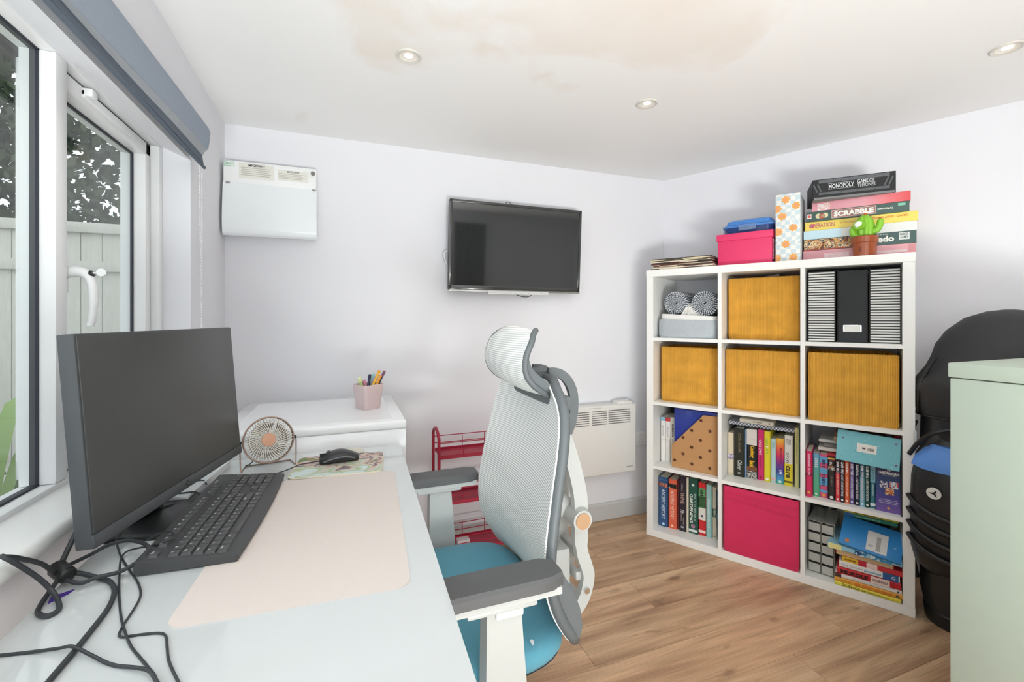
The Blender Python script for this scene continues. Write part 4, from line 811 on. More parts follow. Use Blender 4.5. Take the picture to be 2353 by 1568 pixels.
def chk():
    m = bpy.data.materials.new('pale_blue_checks'); m.use_nodes = True; nt, N, L, p = nodes_of(m); p.inputs['Roughness'].default_value = .5
    tc = N.new('ShaderNodeTexCoord'); nz = N.new('ShaderNodeTexNoise'); nz.inputs['Scale'].default_value = 14; mxv = N.new('ShaderNodeVectorMath'); mxv.operation = 'MULTIPLY_ADD'; mxv.inputs[1].default_value = (.03,) * 3
    L.new(tc.outputs['Object'], nz.inputs[0]); L.new(nz.outputs['Color'], mxv.inputs[0]); L.new(tc.outputs['Object'], mxv.inputs[2])
    ck = N.new('ShaderNodeTexChecker'); ck.inputs['Scale'].default_value = 52; ck.inputs[1].default_value = lin('#cbdce2'); ck.inputs[2].default_value = lin('#efeee9'); L.new(mxv.outputs[0], ck.inputs[0]); L.new(ck.outputs[0], p.inputs['Base Color']); return m
b = B(); b.box(0, .100, 0, .20, 0, .323, .002); b.obj('carton', chk(), fl)
for fx, fz in ((.042, .295), (.084, .262), (.028, .218), (.072, .160), (.012, .145), (.042, .085), (.008, .255), (.072, .022), (.006, .02)):
    pts = []
    for k in range(84):
        a = 2 * math.pi * k / 84; r = .0125 + .0058 * abs(math.cos(3.5 * a)) ** .7; pts.append((max(.0005, min(.0995, fx + r * math.cos(a))), -.0007, max(.001, fz + r * math.sin(a))))
    b = B(); b.poly(pts); fo = b.obj('flower_print', ink('#eda85c'), fl, norm=False)
    b = B(); b.poly([(max(.0005, fx + .0045 * math.cos(q * math.pi / 6)), -.0011, max(.001, fz + .0045 * math.sin(q * math.pi / 6))) for q in range(12)]); b.obj('flower_centre', ink('#e59a86'), fo, norm=False)
def game(label, s0, s1, n, z0, z1, col, deco=(), rz=0, m=None, depth=.255):
    t = thing('board_game', label, 'board game', K(s0, n, z0), KA + rz, 'board games stacked on the shelf'); W = s1 - s0; h = z1 - z0
    cm = m or mat('game_' + col, col, .3, var=.03, coat=.3); b = B(); b.box(0, W, 0, depth, 0, h, .0012, 1); b.obj('box_lid', cm, t)
    b = B(); b.box(.003, W - .003, .003, depth - .003, -.0001, .003); b.obj('box_base', mat('grey_board', '#8b8a86', .8), t)
    for e in deco:
        if e[0] == 'p': b = B(); b.box(W * e[1], W * e[2], -.0008, .0004, h * e[3], h * e[4]); b.obj('printed_panel', e[5] if not isinstance(e[5], str) else ink(e[5], .3), t)
        elif e[0] == 't': text(e[1], t, ink(e[6], .35), W * e[4], h * e[5], (W * e[2], -.0013, h * e[3]), bold=e[7] if len(e) > 7 else .01)
        elif e[0] == 'd': disc_print(t, 'printed_shape', ink(e[4], .35), [(W * e[1], h * e[2], h * e[3])], y=-.0012)
    return t
NG = .128
PNKB = mat('game_rose', '#df9fa6', .22, var=.08, scale=6, coat=.5)
game('rose pink property board game at the bottom of the stack', .721, 1.121, NG, T, 1.523, '', (('p', .205, .44, .10, .72, '#edc3c8'), ('t', 'MONOPOLY', .325, .40, .21, .42, '#f3dfe2', .01), ('p', .94, .995, .08, .92, '#d38c92'), ('p', .55, .93, .35, .55, '#e9cfd2')), m=PNKB)
game('dark green detective board game with a painted picture band', .7245, 1.1225, NG, 1.523, 1.577, '#2c4f4a', (('p', .0, .45, .12, .96, patch_mat('painted_crowd', ['#2b2420', '#8a4a2c', '#d9a45c', '#3f4f5c', '#e6cfa0', '#a8603c'], 55, seedv=3)), ('p', 0, .45, .03, .12, '#a8432f'), ('t', 'Cluedo', .69, .50, .26, .52, '#f0f0ea', .04), ('p', .86, .945, .34, .90, '#e3e6e2'), ('t', 'PARKER\nGAMES', .9025, .64, .07, .42, '#3a5550', .02), ('t', 16, .66, .86, .22, .08, '#c9d2cc')))
game('pale blue and white board game box in the middle of the stack', .724, 1.1245, NG, 1.577, 1.6175, '#dfe1df', (('p', .0, .36, .0, 1, '#c3dfea'),))
game('yellow operation game box in the stack', .729, 1.128, NG, 1.6175, 1.659, '#ecd25a', (('t', 'OPERATION', .165, .52, .245, .50, '#b8567a', .01), ('d', .07, .52, .26, '#cf4f5e'), ('d', .07, .52, .15, '#f3dfc8'), ('t', 'DO YOU DARE TAKE ON', .44, .58, .2, .17, '#cf8a3a', .01), ('t', 'THIS CLASSIC GAME!', .77, .66, .30, .22, '#d9822f', .02)))
game('dark green word tile game box with a red title panel', .7355, 1.100, NG - .010, 1.659, 1.704, '#2b4f47', (('p', .265, .70, .12, .92, '#e9c3b8'), ('p', .270, .695, .16, .88, '#cf3b42'), ('t', 'SCRABBLE', .483, .51, .39, .52, '#f6efe9', .05), ('t', 'ORIGINAL', .785, .50, .15, .18, '#e8ece8', .02), ('p', .01, .055, .30, .78, '#e6ded8'), ('d', .033, .54, .14, '#d0504a'), ('d', .13, .5, .26, '#d9cfa8'), ('d', .165, .48, .26, '#c8503f'), ('d', .20, .52, .26, '#dcd2ac'), ('p', .90, .965, .62, .86, '#7fc0a8')), rz=RAD(1.0))
game('glossy red and pink game box under the black one', .757, 1.104, NG - .002, 1.704, 1.7465, '', (('p', .06, .20, .10, .85, patch_mat('white_art_print', ['#ecdcda', '#e3b5b2', '#f3eae6'], 60)),), m=ramp_mat('red_pink_gloss', [(0, '#e09aa4'), (.55, '#e2a0aa'), (.8, '#df6f76'), (1, '#d4474a')], 0, 0, .347, .15))
bk = game('black fantasy edition property game box at the top of the stack', .764, 1.062, .062, 1.7465, 1.838, '#1c1d1e', (('p', .08, .93, .80, .96, '#5d6064'), ('p', .08, .93, .22, .34, '#54575b'), ('p', .02, .99, .0, .10, '#77787a'), ('t', 'MONOPOLY', .36, .60, .31, .21, '#d6d8da', .02), ('p', .20, .52, .73, .745, '#c9cbcc'), ('p', .20, .52, .455, .467, '#c9cbcc'), ('t', 'GAME OF', .655, .70, .20, .18, '#dcdee0', .01), ('t', 'THRONES', .66, .50, .21, .16, '#c6c8ca', .01), ('p', .555, .775, .60, .612, '#c9cbcc')), rz=RAD(11), depth=.19, m=mat('game_black', '#17181a', .6))
disc_print(bk, 'rivet_print', ink('#3a3c3e'), [(.298 * f, .0805, .0022) for f in (.16, .26, .36, .46, .56, .66, .76, .86)] + [(.298 * f, .0255, .0022) for f in (.16, .26, .36, .46, .56, .66, .76, .86)], y=-.0014, n=8)
for fx, d_ in ((.05, 1), (.10, 1), (.86, -1), (.91, -1)): b = B(); b.poly([(.298 * fx, -.0012, .034), (.298 * fx + .006, -.0012, .034), (.298 * fx + .006 - d_ * .014, -.0012, .070), (.298 * fx - d_ * .014, -.0012, .070)]); b.obj('border_print', ink('#55585c'), bk, norm=False)
# cactus toy
ca = thing('cactus_toy', 'green plastic toy cactus in a brown pot on the shelf front edge', 'toy', K(.951, .060, T), KA)
POT = mat('brown_pot_plastic', '#9a4a22', .25, var=.03, coat=.3); GRN = mat('lime_green_plastic', '#86c233', .3, var=.06)
b = B(); b.lathe([(.036, 0), (.0405, .002), (.0435, .058), (.0475, .060), (.0485, .086), (.045, .088), (.043, .080), (.005, .079)], n=36); b.obj('pot', POT, ca)
b = B(); b.box(-.016, -.0125, -.0440, -.038, .018, .040, .001, 1); b.obj('slot', mat('slot_brown', '#6d3216', .5), ca)
def ribbed(b, c, rx, rz_, tilt=0, ribs=9, n=54, M=None):
    rings = []; mm = Matrix.Translation(c) @ (M or Matrix())
    for i in range(1, 14):
        a = math.pi * i / 14; ring = []
        for k in range(n): th = 2 * math.pi * k / n; r = rx * math.sin(a) * (1 + .07 * math.cos(ribs * th)); ring.append(mm @ Vector((r * math.cos(th), r * math.sin(th), -rz_ * math.cos(a))))
        rings.append(ring)
    b.loft(rings)
b = B(); ribbed(b, (0, .004, .122), .034, .062); b.obj('cactus_body', GRN, ca, ang=1.2)
b = B(); b.tube(smooth_pts([(.020, 0, .105), (.040, -.002, .112), (.050, -.002, .130), (.053, -.002, .148)]), .0125, n=14, rr=None); b.sphere((.053, -.002, .148), .0125, n=14); b.obj('cactus_arm', GRN, ca)
b = B(); b.tube(smooth_pts([(-.018, -.004, .092), (-.034, -.006, .096), (-.040, -.006, .108), (-.041, -.006, .120)]), .0120, n=14); b.sphere((-.041, -.006, .121), .0120, n=14); b.obj('cactus_arm', GRN, ca)
b = B(); b.cyl((-.016, -.030, .132), (-.020, -.040, .136), .0215, n=28); b.obj('round_eye', GRN, ca); b = B(); b.sphere((-.020, -.0405, .136), .0145, (1, .35, 1), n=20); b.obj('eye_disc', mat('pearl_white', '#e6ebe2', .3), ca)
b = B()
for x, zz, r in ((.003, .186, .0065), (.053, .163, .0058), (-.041, .134, .0048)):
    for k in range(5): a = k * 1.2566; b.sphere((x + r * .55 * math.cos(a), .002 + r * .55 * math.sin(a), zz), r * .55, (1, 1, .8), n=8)
b.obj('flower', mat('orange_red_plastic', '#e0612f', .4), ca)

# ------------------------------------------------------------------ desk
DZ = .755
dk = thing('desk', 'white glass topped desk along the window wall', 'desk', (-.14, .75, 0))
DG = mat('white_glass', '#d0d5d6', .06, var=.005, coat=.5, spec=.6)
b = B(); b.prism([(-.452, -.35), (.128, -.35), (.178, 1.612), (-.452, 1.612)], DZ - .010, DZ); b.obj('glass_top', DG, dk, world=True)
b = B(); b.prism([(-.44, -.34), (.118, -.34), (.166, 1.600), (-.44, 1.600)], DZ - .030, DZ - .0102); b.obj('under_frame', mat('desk_frame_white', '#e6e7e4', .4), dk, world=True)
for x, y in ((-.43, 1.55), (.115, 1.55), (-.43, -.30), (.07, -.30)): b = B(); b.box(x - .02, x + .02, y - .02, y + .02, 0, DZ - .030, .003); b.obj('leg', MATS['desk_frame_white'], dk, world=True)
# desk mat
def rr2(cx, cy, w, h, r, z, ang, n=6):
    M = Matrix.Translation((cx, cy, 0)) @ Matrix.Rotation(ang, 4, 'Z'); return [M @ Vector(p) for p in rrect(-w / 2, w / 2, -h / 2, h / 2, z, r, n)]
b = B(); A_ = RAD(-3.0); b.loft([rr2(-.058, 1.055, .350, .590, .025, DZ, A_), rr2(-.058, 1.055, .350, .590, .025, DZ + .0018, A_)])
tag(b.obj('desk_mat', mat('beige_desk_mat', '#ddd3cd', .75, var=.02, scale=120)), 'large beige rounded desk mat under the keyboard', 'desk mat')
# mouse mat: outdoor photo print, only colour areas
def mousemat():
    m = bpy.data.materials.new('photo_print_mat'); m.use_nodes = True; nt, N, L, p = nodes_of(m); p.inputs['Roughness'].default_value = .6
    tc = N.new('ShaderNodeTexCoord'); nz = N.new('ShaderNodeTexNoise'); nz.inputs['Scale'].default_value = 16; nz.inputs['Detail'].default_value = 3; nz.inputs['Distortion'].default_value = .7; L.new(tc.outputs['Object'], nz.inputs[0])
    sp = N.new('ShaderNodeSeparateXYZ'); L.new(tc.outputs['Object'], sp.inputs[0])
    ma = N.new('ShaderNodeMath'); ma.operation = 'MULTIPLY_ADD'; ma.inputs[1].default_value = 1.7; L.new(sp.outputs[1], ma.inputs[0]); L.new(nz.outputs['Fac'], ma.inputs[2])
    rp = N.new('ShaderNodeValToRGB'); cr = rp.color_ramp; stops = ((0, '#b9d3d8'), (.30, '#d3e2e0'), (.38, '#aeb98a'), (.44, '#c9d4c8'), (.50, '#d8b7a6'), (.56, '#5b5a66'), (.62, '#e3d3cc'), (.68, '#b78f80'), (.74, '#6a8f5c'), (.86, '#3f6b45'))
    while len(cr.elements) < len(stops): cr.elements.new(.5)
    for e, (q, c_) in zip(cr.elements, stops): e.position = q; e.color = lin(c_)
    L.new(ma.outputs[0], rp.inputs[0]); L.new(rp.outputs[0], p.inputs['Base Color']); return m
mm = thing('mouse_mat', 'colourful photo print mouse mat with cream edge under the mouse', 'mouse mat', (-.020, 1.446, DZ + .0018), RAD(-5))
b = B(); b.loft([rrect(-.128, .128, -.098, .098, 0, .022), rrect(-.128, .128, -.098, .098, .003, .022)]); b.obj('rubber_base', mat('cream_edge', '#e8dcc2', .7), mm)
b = B(); b.loft([rrect(-.1265, .1265, -.0965, .0965, .003, .021), rrect(-.1265, .1265, -.0965, .0965, .0034, .021)]); b.obj('printed_top', mousemat(), mm)
MZ = DZ + .0018 + .0034
ms = thing('computer_mouse', 'black corded computer mouse on the photo mouse mat', 'mouse', (-.022, 1.470, MZ), RAD(90 + 4))
b = B(); rings = []
for i in range(15):
    v = i / 14; y = -.056 + v * .112; wv = .030 * (math.sin(math.pi * (.10 + .80 * v)) ** .45); hv = .011 + .028 * math.sin(math.pi * min(1, (1 - v) * .78 + .12)) ** 1.3 * (1 - .15 * v); ring = []
    for k in range(20):
        a = 2 * math.pi * k / 20; c_, s_ = math.cos(a), math.sin(a); ring.append((wv * math.copysign(abs(c_) ** .7, c_), y, hv * (.5 + .5 * math.copysign(abs(s_) ** .8, s_)) * .98 + .0008))
    rings.append(ring)
b.loft(rings); b.obj('shell', mat('mouse_black', '#2d2e30', .35, var=.03), ms)
for sgn in (-1, 1): b = B(); b.tube(smooth_pts([(sgn * .0265, -.045, .013), (sgn * .0312, -.015, .021), (sgn * .0310, .015, .019), (sgn * .0262, .045, .010)]), .0022, n=6); b.obj('side_trim', mat('mouse_grey', '#707275', .4), ms)
b = B(); b.cyl((-.004, .030, .029), (.004, .030, .029), .008, n=16); b.obj('scroll_wheel', DARK, ms); b = B(); b.box(-.0004, .0004, .012, .055, .018, .0305); b.obj('button_gap', BLACK, ms)
text(4, ms, ink('#c9cbcc'), .014, .005, (0, -.025, .0398), 'top')
b = B(); b.tube(smooth_pts([(-.080, 1.472, MZ + .006), (-.105, 1.480, DZ + .008), (-.135, 1.474, DZ + .006), (-.163, 1.446, DZ + .004), (-.190, 1.400, DZ + .010)]), .0016, n=8); b.obj('cord', CABLE, ms, world=True)
b = B(); rings = [[(x, y, z_) for x, y in ((-.072, 1.578), (-.066, 1.556), (-.03, 1.545), (.03, 1.545), (.052, 1.552), (.056, 1.578), (.045, 1.600), (.0, 1.606), (-.05, 1.603))] for z_ in (DZ, DZ + .004)]
b.loft(rings); tag(b.obj('coaster', mat('mottled_beige_coaster', '#d6d2c2', .5, var=.25, scale=60)), 'pale mottled flat coaster behind the mouse at the desk end', 'coaster')

# keyboard
kb = thing('keyboard', 'black full size computer keyboard on the desk', 'keyboard', (-.2560, 1.166, DZ + .0018), RAD(90 - 3.0))
KP = mat('keyboard_black', '#434446', .5, var=.05); KK = mat('key_black', '#4c4d4f', .45, var=.04)
b = B(); KWd, KDp = .452, .158
prof = [(-.079, .0005), (-.081, .006), (-.079, .0115), (-.066, .0150), (.066, .0240), (.078, .0245), (.079, .018), (.079, .004), (.070, .0005)]
def kring(x, bow): return [(x, y - (bow if y < -.05 else 0), z_) for y, z_ in prof]
xs = [-.226, -.2235, -.15, -.07, 0, .07, .15, .2235, .226]
b.loft([kring(x, .007 * (1 - (x / .226) ** 2)) if abs(x) < .2255 else [(x, y * .97, z_ * .9 + .0008) for y, z_ in prof] for x in xs]); b.obj('case', KP, kb, ang=.5)
for x in (-.19, .19): b = B(); b.box(x - .012, x + .012, .055, .066, -.0014, .002); b.obj('foot', BLACK, kb)
km = {}
def key_mesh(w, d=.0172):
    k = (round(w, 4), d)
    if k not in km:
        b = B(); b.loft([rrect(-w / 2, w / 2, -d / 2, d / 2, 0, .0015, 2), rrect(-w / 2 + .0012, w / 2 - .0012, -d / 2 + .001, d / 2 - .0018, .0055, .002, 2), rrect(-w / 2 + .0022, w / 2 - .0022, -d / 2 + .002, d / 2 - .0028, .0062, .002, 2)]); km[k] = b.mesh('key'); km[k].materials.append(KK)
    return km[k]
SLP = math.atan2(.009, .132); LEG = []
def key(u, v, w=.0172, d=.0172, s=None):
    zz = .0150 + (v + .066) * .009 / .132 - .0005
    inst('key', key_mesh(w, d), kb, (u, v, zz), (SLP, 0, 0))
    if s: LEG.append((s, u, v, zz + .0064, w))
U = .0190; X0k = -.2165; VR = [-.052, -.0330, -.0140, .0050, .0240, .0550]
def row(v, items):
    u = X0k
    for it in items:
        wd, s = it if isinstance(it, tuple) else (1, it)
        if s is not None: key(u + wd * U / 2, v, wd * U - .0018, s=s)
        u += wd * U
row(VR[0], [(1.25, 'Ctrl'), (1.25, 'W'), (1.25, 'Alt'), (6.25, ' '), (1.25, 'Gr'), (1.25, 'W'), (1.25, 'M'), (1.25, 'Ctrl')])
row(VR[1], [(1.25, 'S'), '\\'] + list('ZXCVBNM,./') + [(2.75, 'Shift')])
row(VR[2], [(1.75, 'Caps')] + list("ASDFGHJKL;'#") + [(1.25, 'En')])
row(VR[3], [(1.5, 'Tab')] + list('QWERTYUIOP[]') + [(1.5, 'En')])
row(VR[4], list('`1234567890-=') + [(2, 'Bk')])
for i, s in enumerate(['Esc', None] + ['F%d' % k for k in range(1, 13)]):
    if s: key(X0k + U * (i + .5 + (.15 * ((i - 2) // 4) if i > 1 else -.0)), VR[5], .0165, .0150, s)
nx = X0k + 15 * U + .006
for j, rw in enumerate((['P', 'S', 'B'], ['In', 'H', 'Up'], ['D', 'E', 'Dn'])): 
    for i, s in enumerate(rw): key(nx + U * (i + .5), (VR[5], VR[4], VR[3])[j], .0168, .0150 if j == 0 else .0172, s)
key(nx + U * 1.5, VR[1], .0168, s='^')
for i in range(3): key(nx + U * (i + .5), VR[0], .0168, s='<v>'[i])
px_ = nx + 3 * U + .006
for j, rw in enumerate((['N', '/', '*', '-'], ['7', '8', '9', '+'], ['4', '5', '6', None], ['1', '2', '3', 'En'], ['0', None, '.', None])):
    v = VR[4 - j]
    for i, s in enumerate(rw):
        if s is None: continue
        u = px_ + .0178 * (i + .5)
        if s == '+' or (s == 'En'): key(u, v - U / 2, .0160, .0362, s)
        elif s == '0': key(u + .0089, v, .0338, s=s)
        else: key(u, v, .0160, s=s)
V_, F_ = [], []
for s, u, v, zz, w_ in LEG:
    if s == ' ': continue
    a, f = text_mesh(s, .03); sc = .0042; wd = min(w_ * .5, .0035 * len(s) * .8); k = len(V_); cu_ = u - w_ * .5 + .004 + wd / 2; cv = v + .0025
    V_ += [(cu_ + p * wd, cv + q * sc, zz + (cv + q * sc - v) * math.tan(SLP) + .0002) for p, q in a]; F_ += [tuple(i + k for i in ff) for ff in f]
me = bpy.data.meshes.new('key_legends'); me.from_pydata(V_, [], F_); lo = link('key_legends', me, ink('#d5d7d8'), kb); lo['kind'] = 'stuff'
text(8, kb, ink('#b9bbbc'), .026, .005, (.17, .068, .0249), 'top')

# monitor
mc = Vector((-.356, 1.2045, DZ)); ma_ = math.atan2(1.468 - .941, -.300 + .412)      # along the screen, left (near) to right (far)
mo = thing('monitor', 'large flat computer monitor with dark matt screen on black stand', 'monitor', mc, ma_)
SM = mat('monitor_matt_screen', '#484948', .36, var=.01, spec=.35); MB_ = mat('monitor_bezel', '#484b4e', .5, var=.03)
TL = Matrix.Rotation(RAD(-4.5), 4, 'X')
PV = Matrix.Translation((0, 0, .245)) @ TL @ Matrix.Translation((0, 0, -.245))
def panel(x0, x1, y0, y1, z0, z1, bev=0): b = B(); b.box(x0, x1, y0, y1, z0, z1, bev); bmesh.ops.transform(b.bm, matrix=PV, verts=b.bm.verts); return b
panel(-.270, .270, 0, .026, .062, .424, .002).obj('housing', MB_, mo)
panel(-.2665, .2665, -.0025, .001, .086, .4215, .0005).obj('screen', SM, mo)
panel(-.270, .270, -.0035, .001, .062, .0850, .001).obj('chin', MB_, mo)
panel(-.17, .17, .026, .052, .12, .36, .012).obj('rear_bulge', BLACK, mo)
b = B(); bmesh.ops.create_circle(b.bm, cap_ends=True, segments=20, radius=.0065, matrix=PV @ Matrix.Translation((0, -.0042, .0735)) @ Matrix.Rotation(RAD(90), 4, 'X')); b.obj('badge', BLACK, mo)
tb = B(); V0, F0 = text_mesh('hp'); me = bpy.data.meshes.new('lettering'); me.from_pydata([PV @ Vector((a * .006, -.0047, .0735 + c_ * .006)) for a, c_ in V0], [], F0); link('lettering', me, ink('#8d9194'), mo); tb.bm.free()
b = B(); b.box(-.035, .035, .05, .085, .010, .30, .006); b.obj('stand_neck', BLACK, mo)
b = B(); b.loft([rrect(-.115, .115, -.055, .122, 0.0, .012), rrect(-.115, .115, -.055, .122, .009, .012), rrect(-.108, .108, -.048, .115, .012, .012)]); b.obj('stand_base', BLACK, mo)

# white pad under the cables
nb = thing('paper_pad', 'white paper pad on the desk behind the keyboard, under thin cables', 'paper pad', (-.395, 1.42, DZ), RAD(84))
b = B(); b.box(-.14, .14, -.050, .050, 0, .018, .001, 1); b.obj('sheets', mat('white_paper', '#f0f2f3', .7, var=.02), nb)
# cables
def cable(name, label, pts, r, closed=False, extra=None):
    b = B(); b.tube(smooth_pts(pts, 6, closed), r, n=8, closed=closed)
    if extra: extra(b)
    return tag(b.obj(name, CABLE), label, 'cable')
d1 = DZ + .0042
cable('power_cable', 'thick black power cable curving over the desk towards the near edge', [(-.342, .60, d1), (-.342, .704, d1), (-.341, .757, d1), (-.341, .799, d1), (-.343, .851, d1), (-.354, .900, d1), (-.372, .933, d1), (-.392, .952, d1), (-.424, .966, DZ + .012), (-.440, .962, DZ + .020)], .0038)
bun = thing('cable_bundle', 'bundle of looped black cable gathered with a dark tie near the sill', 'cable', (-.452, .962, DZ))
b = B(); b.tube(smooth_pts([(-.458, .982, DZ + .020), (-.440, 1.020, DZ + .018), (-.415, 1.030, DZ + .028), (-.385, 1.025, DZ + .034), (-.355, 1.005, DZ + .034), (-.338, .985, DZ + .030), (-.345, .962, DZ + .020), (-.368, .950, DZ + .012), (-.394, .944, DZ + .012), (-.415, .937, DZ + .010), (-.445, .955, DZ + .014)]), .0034, n=8)
b.tube(smooth_pts([(-.455, .960, DZ + .018), (-.462, .938, DZ + .05), (-.476, .905, DZ + .080), (-.481, .886, DZ + .092), (-.474, .872, DZ + .098), (-.464, .880, DZ + .082), (-.452, .905, DZ + .045), (-.440, .912, DZ + .020), (-.425, .900, DZ + .006), (-.412, .874, d1), (-.420, .862, d1), (-.437, .876, d1), (-.446, .902, d1), (-.448, .930, DZ + .010), (-.448, .956, DZ + .018)]), .0036, n=8); b.obj('coiled_cable', CABLE, bun, world=True)
b = B(); b.tube(smooth_pts([(-.435, .952, DZ + .018), (-.447, .962, DZ + .020), (-.458, .974, DZ + .021), (-.466, .984, DZ + .021)]), .012, n=10, rr=[.009, .0115, .013, .0135, .0135, .0135, .0135, .0135, .0135, .0135, .0135, .0135, .0135, .0135, .0135, .0135, .013, .0115, .009]); b.obj('tie', BLACK, bun, world=True)
b = B(); b.tube(smooth_pts([(-.462, .984, DZ + .022), (-.458, 1.0, DZ + .045), (-.452, 1.02, DZ + .075), (-.446, 1.05, DZ + .12)]), .0042, n=8); b.obj('power_lead', CABLE, bun, world=True)
cable('usb_cable', 'thin black cable zigzagging from the monitor stand to the desk edge', [(-.425, 1.106, DZ + .015), (-.422, 1.081, DZ + .015), (-.406, 1.049, DZ + .006), (-.392, 1.025, DZ + .002), (-.361, .972, DZ + .002), (-.330, .920, DZ + .002), (-.312, .879, DZ + .002), (-.307, .846, DZ + .002), (-.305, .805, DZ + .002), (-.302, .781, DZ + .002), (-.295, .772, DZ + .002), (-.286, .771, DZ + .002), (-.267, .768, DZ + .002), (-.249, .763, DZ + .002), (-.238, .752, DZ + .002), (-.228, .725, DZ + .002), (-.213, .688, DZ + .002), (-.17, .61, DZ + .002)], .0017)
cable('computer_cable', 'thin black keyboard cable looping over the keyboard corner and down the desk', [(-.367, 1.063, DZ + .014), (-.351, 1.057, DZ + .024), (-.328, 1.038, DZ + .0345), (-.312, 1.025, DZ + .0345), (-.306, 1.008, DZ + .034), (-.316, .998, DZ + .0335), (-.338, 1.005, DZ + .026), (-.372, 1.036, DZ + .012), (-.393, 1.045, DZ + .0045), (-.391, 1.019, DZ + .0045), (-.374, .969, DZ + .0045), (-.348, .900, DZ + .0018), (-.318, .828, DZ + .0018), (-.296, .782, DZ + .0045), (-.276, .747, DZ + .0018), (-.255, .717, DZ + .0018), (-.238, .693, DZ + .0018), (-.221, .667, DZ + .0018), (-.19, .60, DZ + .0018)], .0017)
cable('network_cable', 'thin dark cable crossing the desk from its left edge', [(-.448, .790, DZ + .0022), (-.402, .781, DZ + .0022), (-.363, .769, DZ + .006), (-.344, .760, DZ + .010), (-.315, .739, DZ + .0055), (-.284, .715, DZ + .0022), (-.249, .692, DZ + .0055), (-.232, .679, DZ + .006), (-.216, .655, DZ + .006), (-.19, .62, DZ + .0022)], .0022)
for i, p in enumerate(([(-.43, 1.222, DZ + .0145), (-.40, 1.232, DZ + .015), (-.372, 1.258, DZ + .010), (-.345, 1.262, DZ + .004), (-.335, 1.25, DZ + .004)], [(-.44, 1.33, DZ + .0197), (-.39, 1.302, DZ + .0197), (-.352, 1.297, DZ + .0197), (-.335, 1.285, DZ + .012)], [(-.43, 1.40, DZ + .0197), (-.389, 1.375, DZ + .0197), (-.360, 1.385, DZ + .0197), (-.345, 1.37, DZ + .012)])):
    cable('thin_cable', 'thin black cable behind the keyboard, ' + ('nearest the monitor stand', 'across the middle of the white pad', 'at the far end of the white pad')[i], p, .0017)
b = B(); b.loft([[(x, y, z_) for x, y in ((-.446, .925), (-.422, .938), (-.424, .926), (-.440, .906))] for z_ in (DZ, DZ + .0015)]); tag(b.obj('paper_tag', mat('purple_card', '#4b2f8f', .5)), 'small purple paper tag on the desk under the cable loop', 'tag')

# desk fan
fd = Vector((.17, -.955, .23)).normalized()
fn = thing('desk_fan', 'small copper rimmed desk fan beside the monitor', 'fan', (-.222, 1.515, DZ))
COP = mat('brushed_copper', '#b98a70', .35, metal=.4, var=.06, scale=40); BRZ = mat('bronze_rim', '#9a8377', .35, metal=.6, var=.04); WIRE = mat('grille_wire', '#f0ece4', .3)
FC = Vector((0, 0, .080)); FM = Matrix.Translation(FC) @ fd.to_track_quat('Z', 'Y').to_matrix().to_4x4(); FR = .067
def ringpts(r, z_, n=40): return [FM @ Vector((r * math.cos(2 * math.pi * k / n), r * math.sin(2 * math.pi * k / n), z_)) for k in range(n)]
b = B(); b.tube(ringpts(FR, .008), .0026, n=8, closed=True); b.tube(ringpts(FR, -.012), .0026, n=8, closed=True); b.loft([ringpts(FR + .0015, .008), ringpts(FR + .0015, -.012)], cap=False); b.obj('rim', BRZ, fn)
b = B()
for zf, sg in ((.013, 1), (-.017, -1)):
    for k in range(46):
        a = 2 * math.pi * k / 46; pts = []
        for q in range(6): f = q / 5; r = .019 + (FR - .019) * f; aa = a + sg * .35 * (f - .5); pts.append(FM @ Vector((r * math.cos(aa), r * math.sin(aa), zf - sg * .006 * f * f)))
        b.tube(pts, .0011, n=5, cap=False)
    for r in (.034, .050): b.tube(ringpts(r, zf - sg * .002), .0008, n=4, closed=True)
o = b.obj('grille', WIRE, fn); 
for k in range(4):
    a0 = k * math.pi / 2 + .4
    def bl_(u, v, a0=a0): r = .012 + .042 * v; aa = a0 + (u - .5) * (1.15 + .3 * v); return FM @ Vector((r * math.cos(aa), r * math.sin(aa), -.004 + .010 * (u - .5)))
    b = B(); b.grid(bl_, 6, 5, .001); b.obj('blade', mat('fan_blade', '#8f867e', .3, metal=.3), fn)
b = B(); b.lathe([(.0005, .017), (.0185, .0165), (.0195, .014), (.0195, .006), (.0005, .006)], n=32); bmesh.ops.transform(b.bm, matrix=FM, verts=b.bm.verts); b.obj('hub_cap', COP, fn)
b = B(); b.lathe([(.0005, -.006), (.014, -.006), (.014, -.020), (.0005, -.022)], n=20); bmesh.ops.transform(b.bm, matrix=FM, verts=b.bm.verts); b.obj('motor', BLACK, fn)
hx = FM.to_3x3() @ Vector((1, 0, 0)); hx.z = 0; hx.normalize(); fh = Vector((fd.x, fd.y, 0)).normalized(); pL = FC - hx * .072; pR = FC + hx * .072
b = B(); b.tube([pL, pL - hx * .003 + Vector((0, 0, -.01)), Vector((pL.x, pL.y, .0022)) + fh * .030, Vector((pL.x, pL.y, .0022)) - fh * .025 + hx * .012, Vector((pR.x, pR.y, .0022)) - fh * .025 - hx * .012, Vector((pR.x, pR.y, .0022)) + fh * .030, pR + hx * .003 + Vector((0, 0, -.01)), pR], .0020, n=8); b.obj('wire_stand', BRZ, fn)
b = B(); b.cyl(pL + hx * .008, pL - hx * .004, .004, n=12); b.cyl(pR - hx * .008, pR + hx * .004, .004, n=12); b.obj('pivot_knob', BLACK, fn)
b = B(); b.tube(smooth_pts([FC - fd * .03 + Vector((0, 0, -.03)), FC - fd * .035 - hx * .03 + Vector((0, 0, -.05)), FC - hx * .05 + Vector((0, .01, -.068)), FC - hx * .06 - fh * .03 + Vector((0, 0, -.077))]), .0016, n=6); b.obj('cord', CABLE, fn)

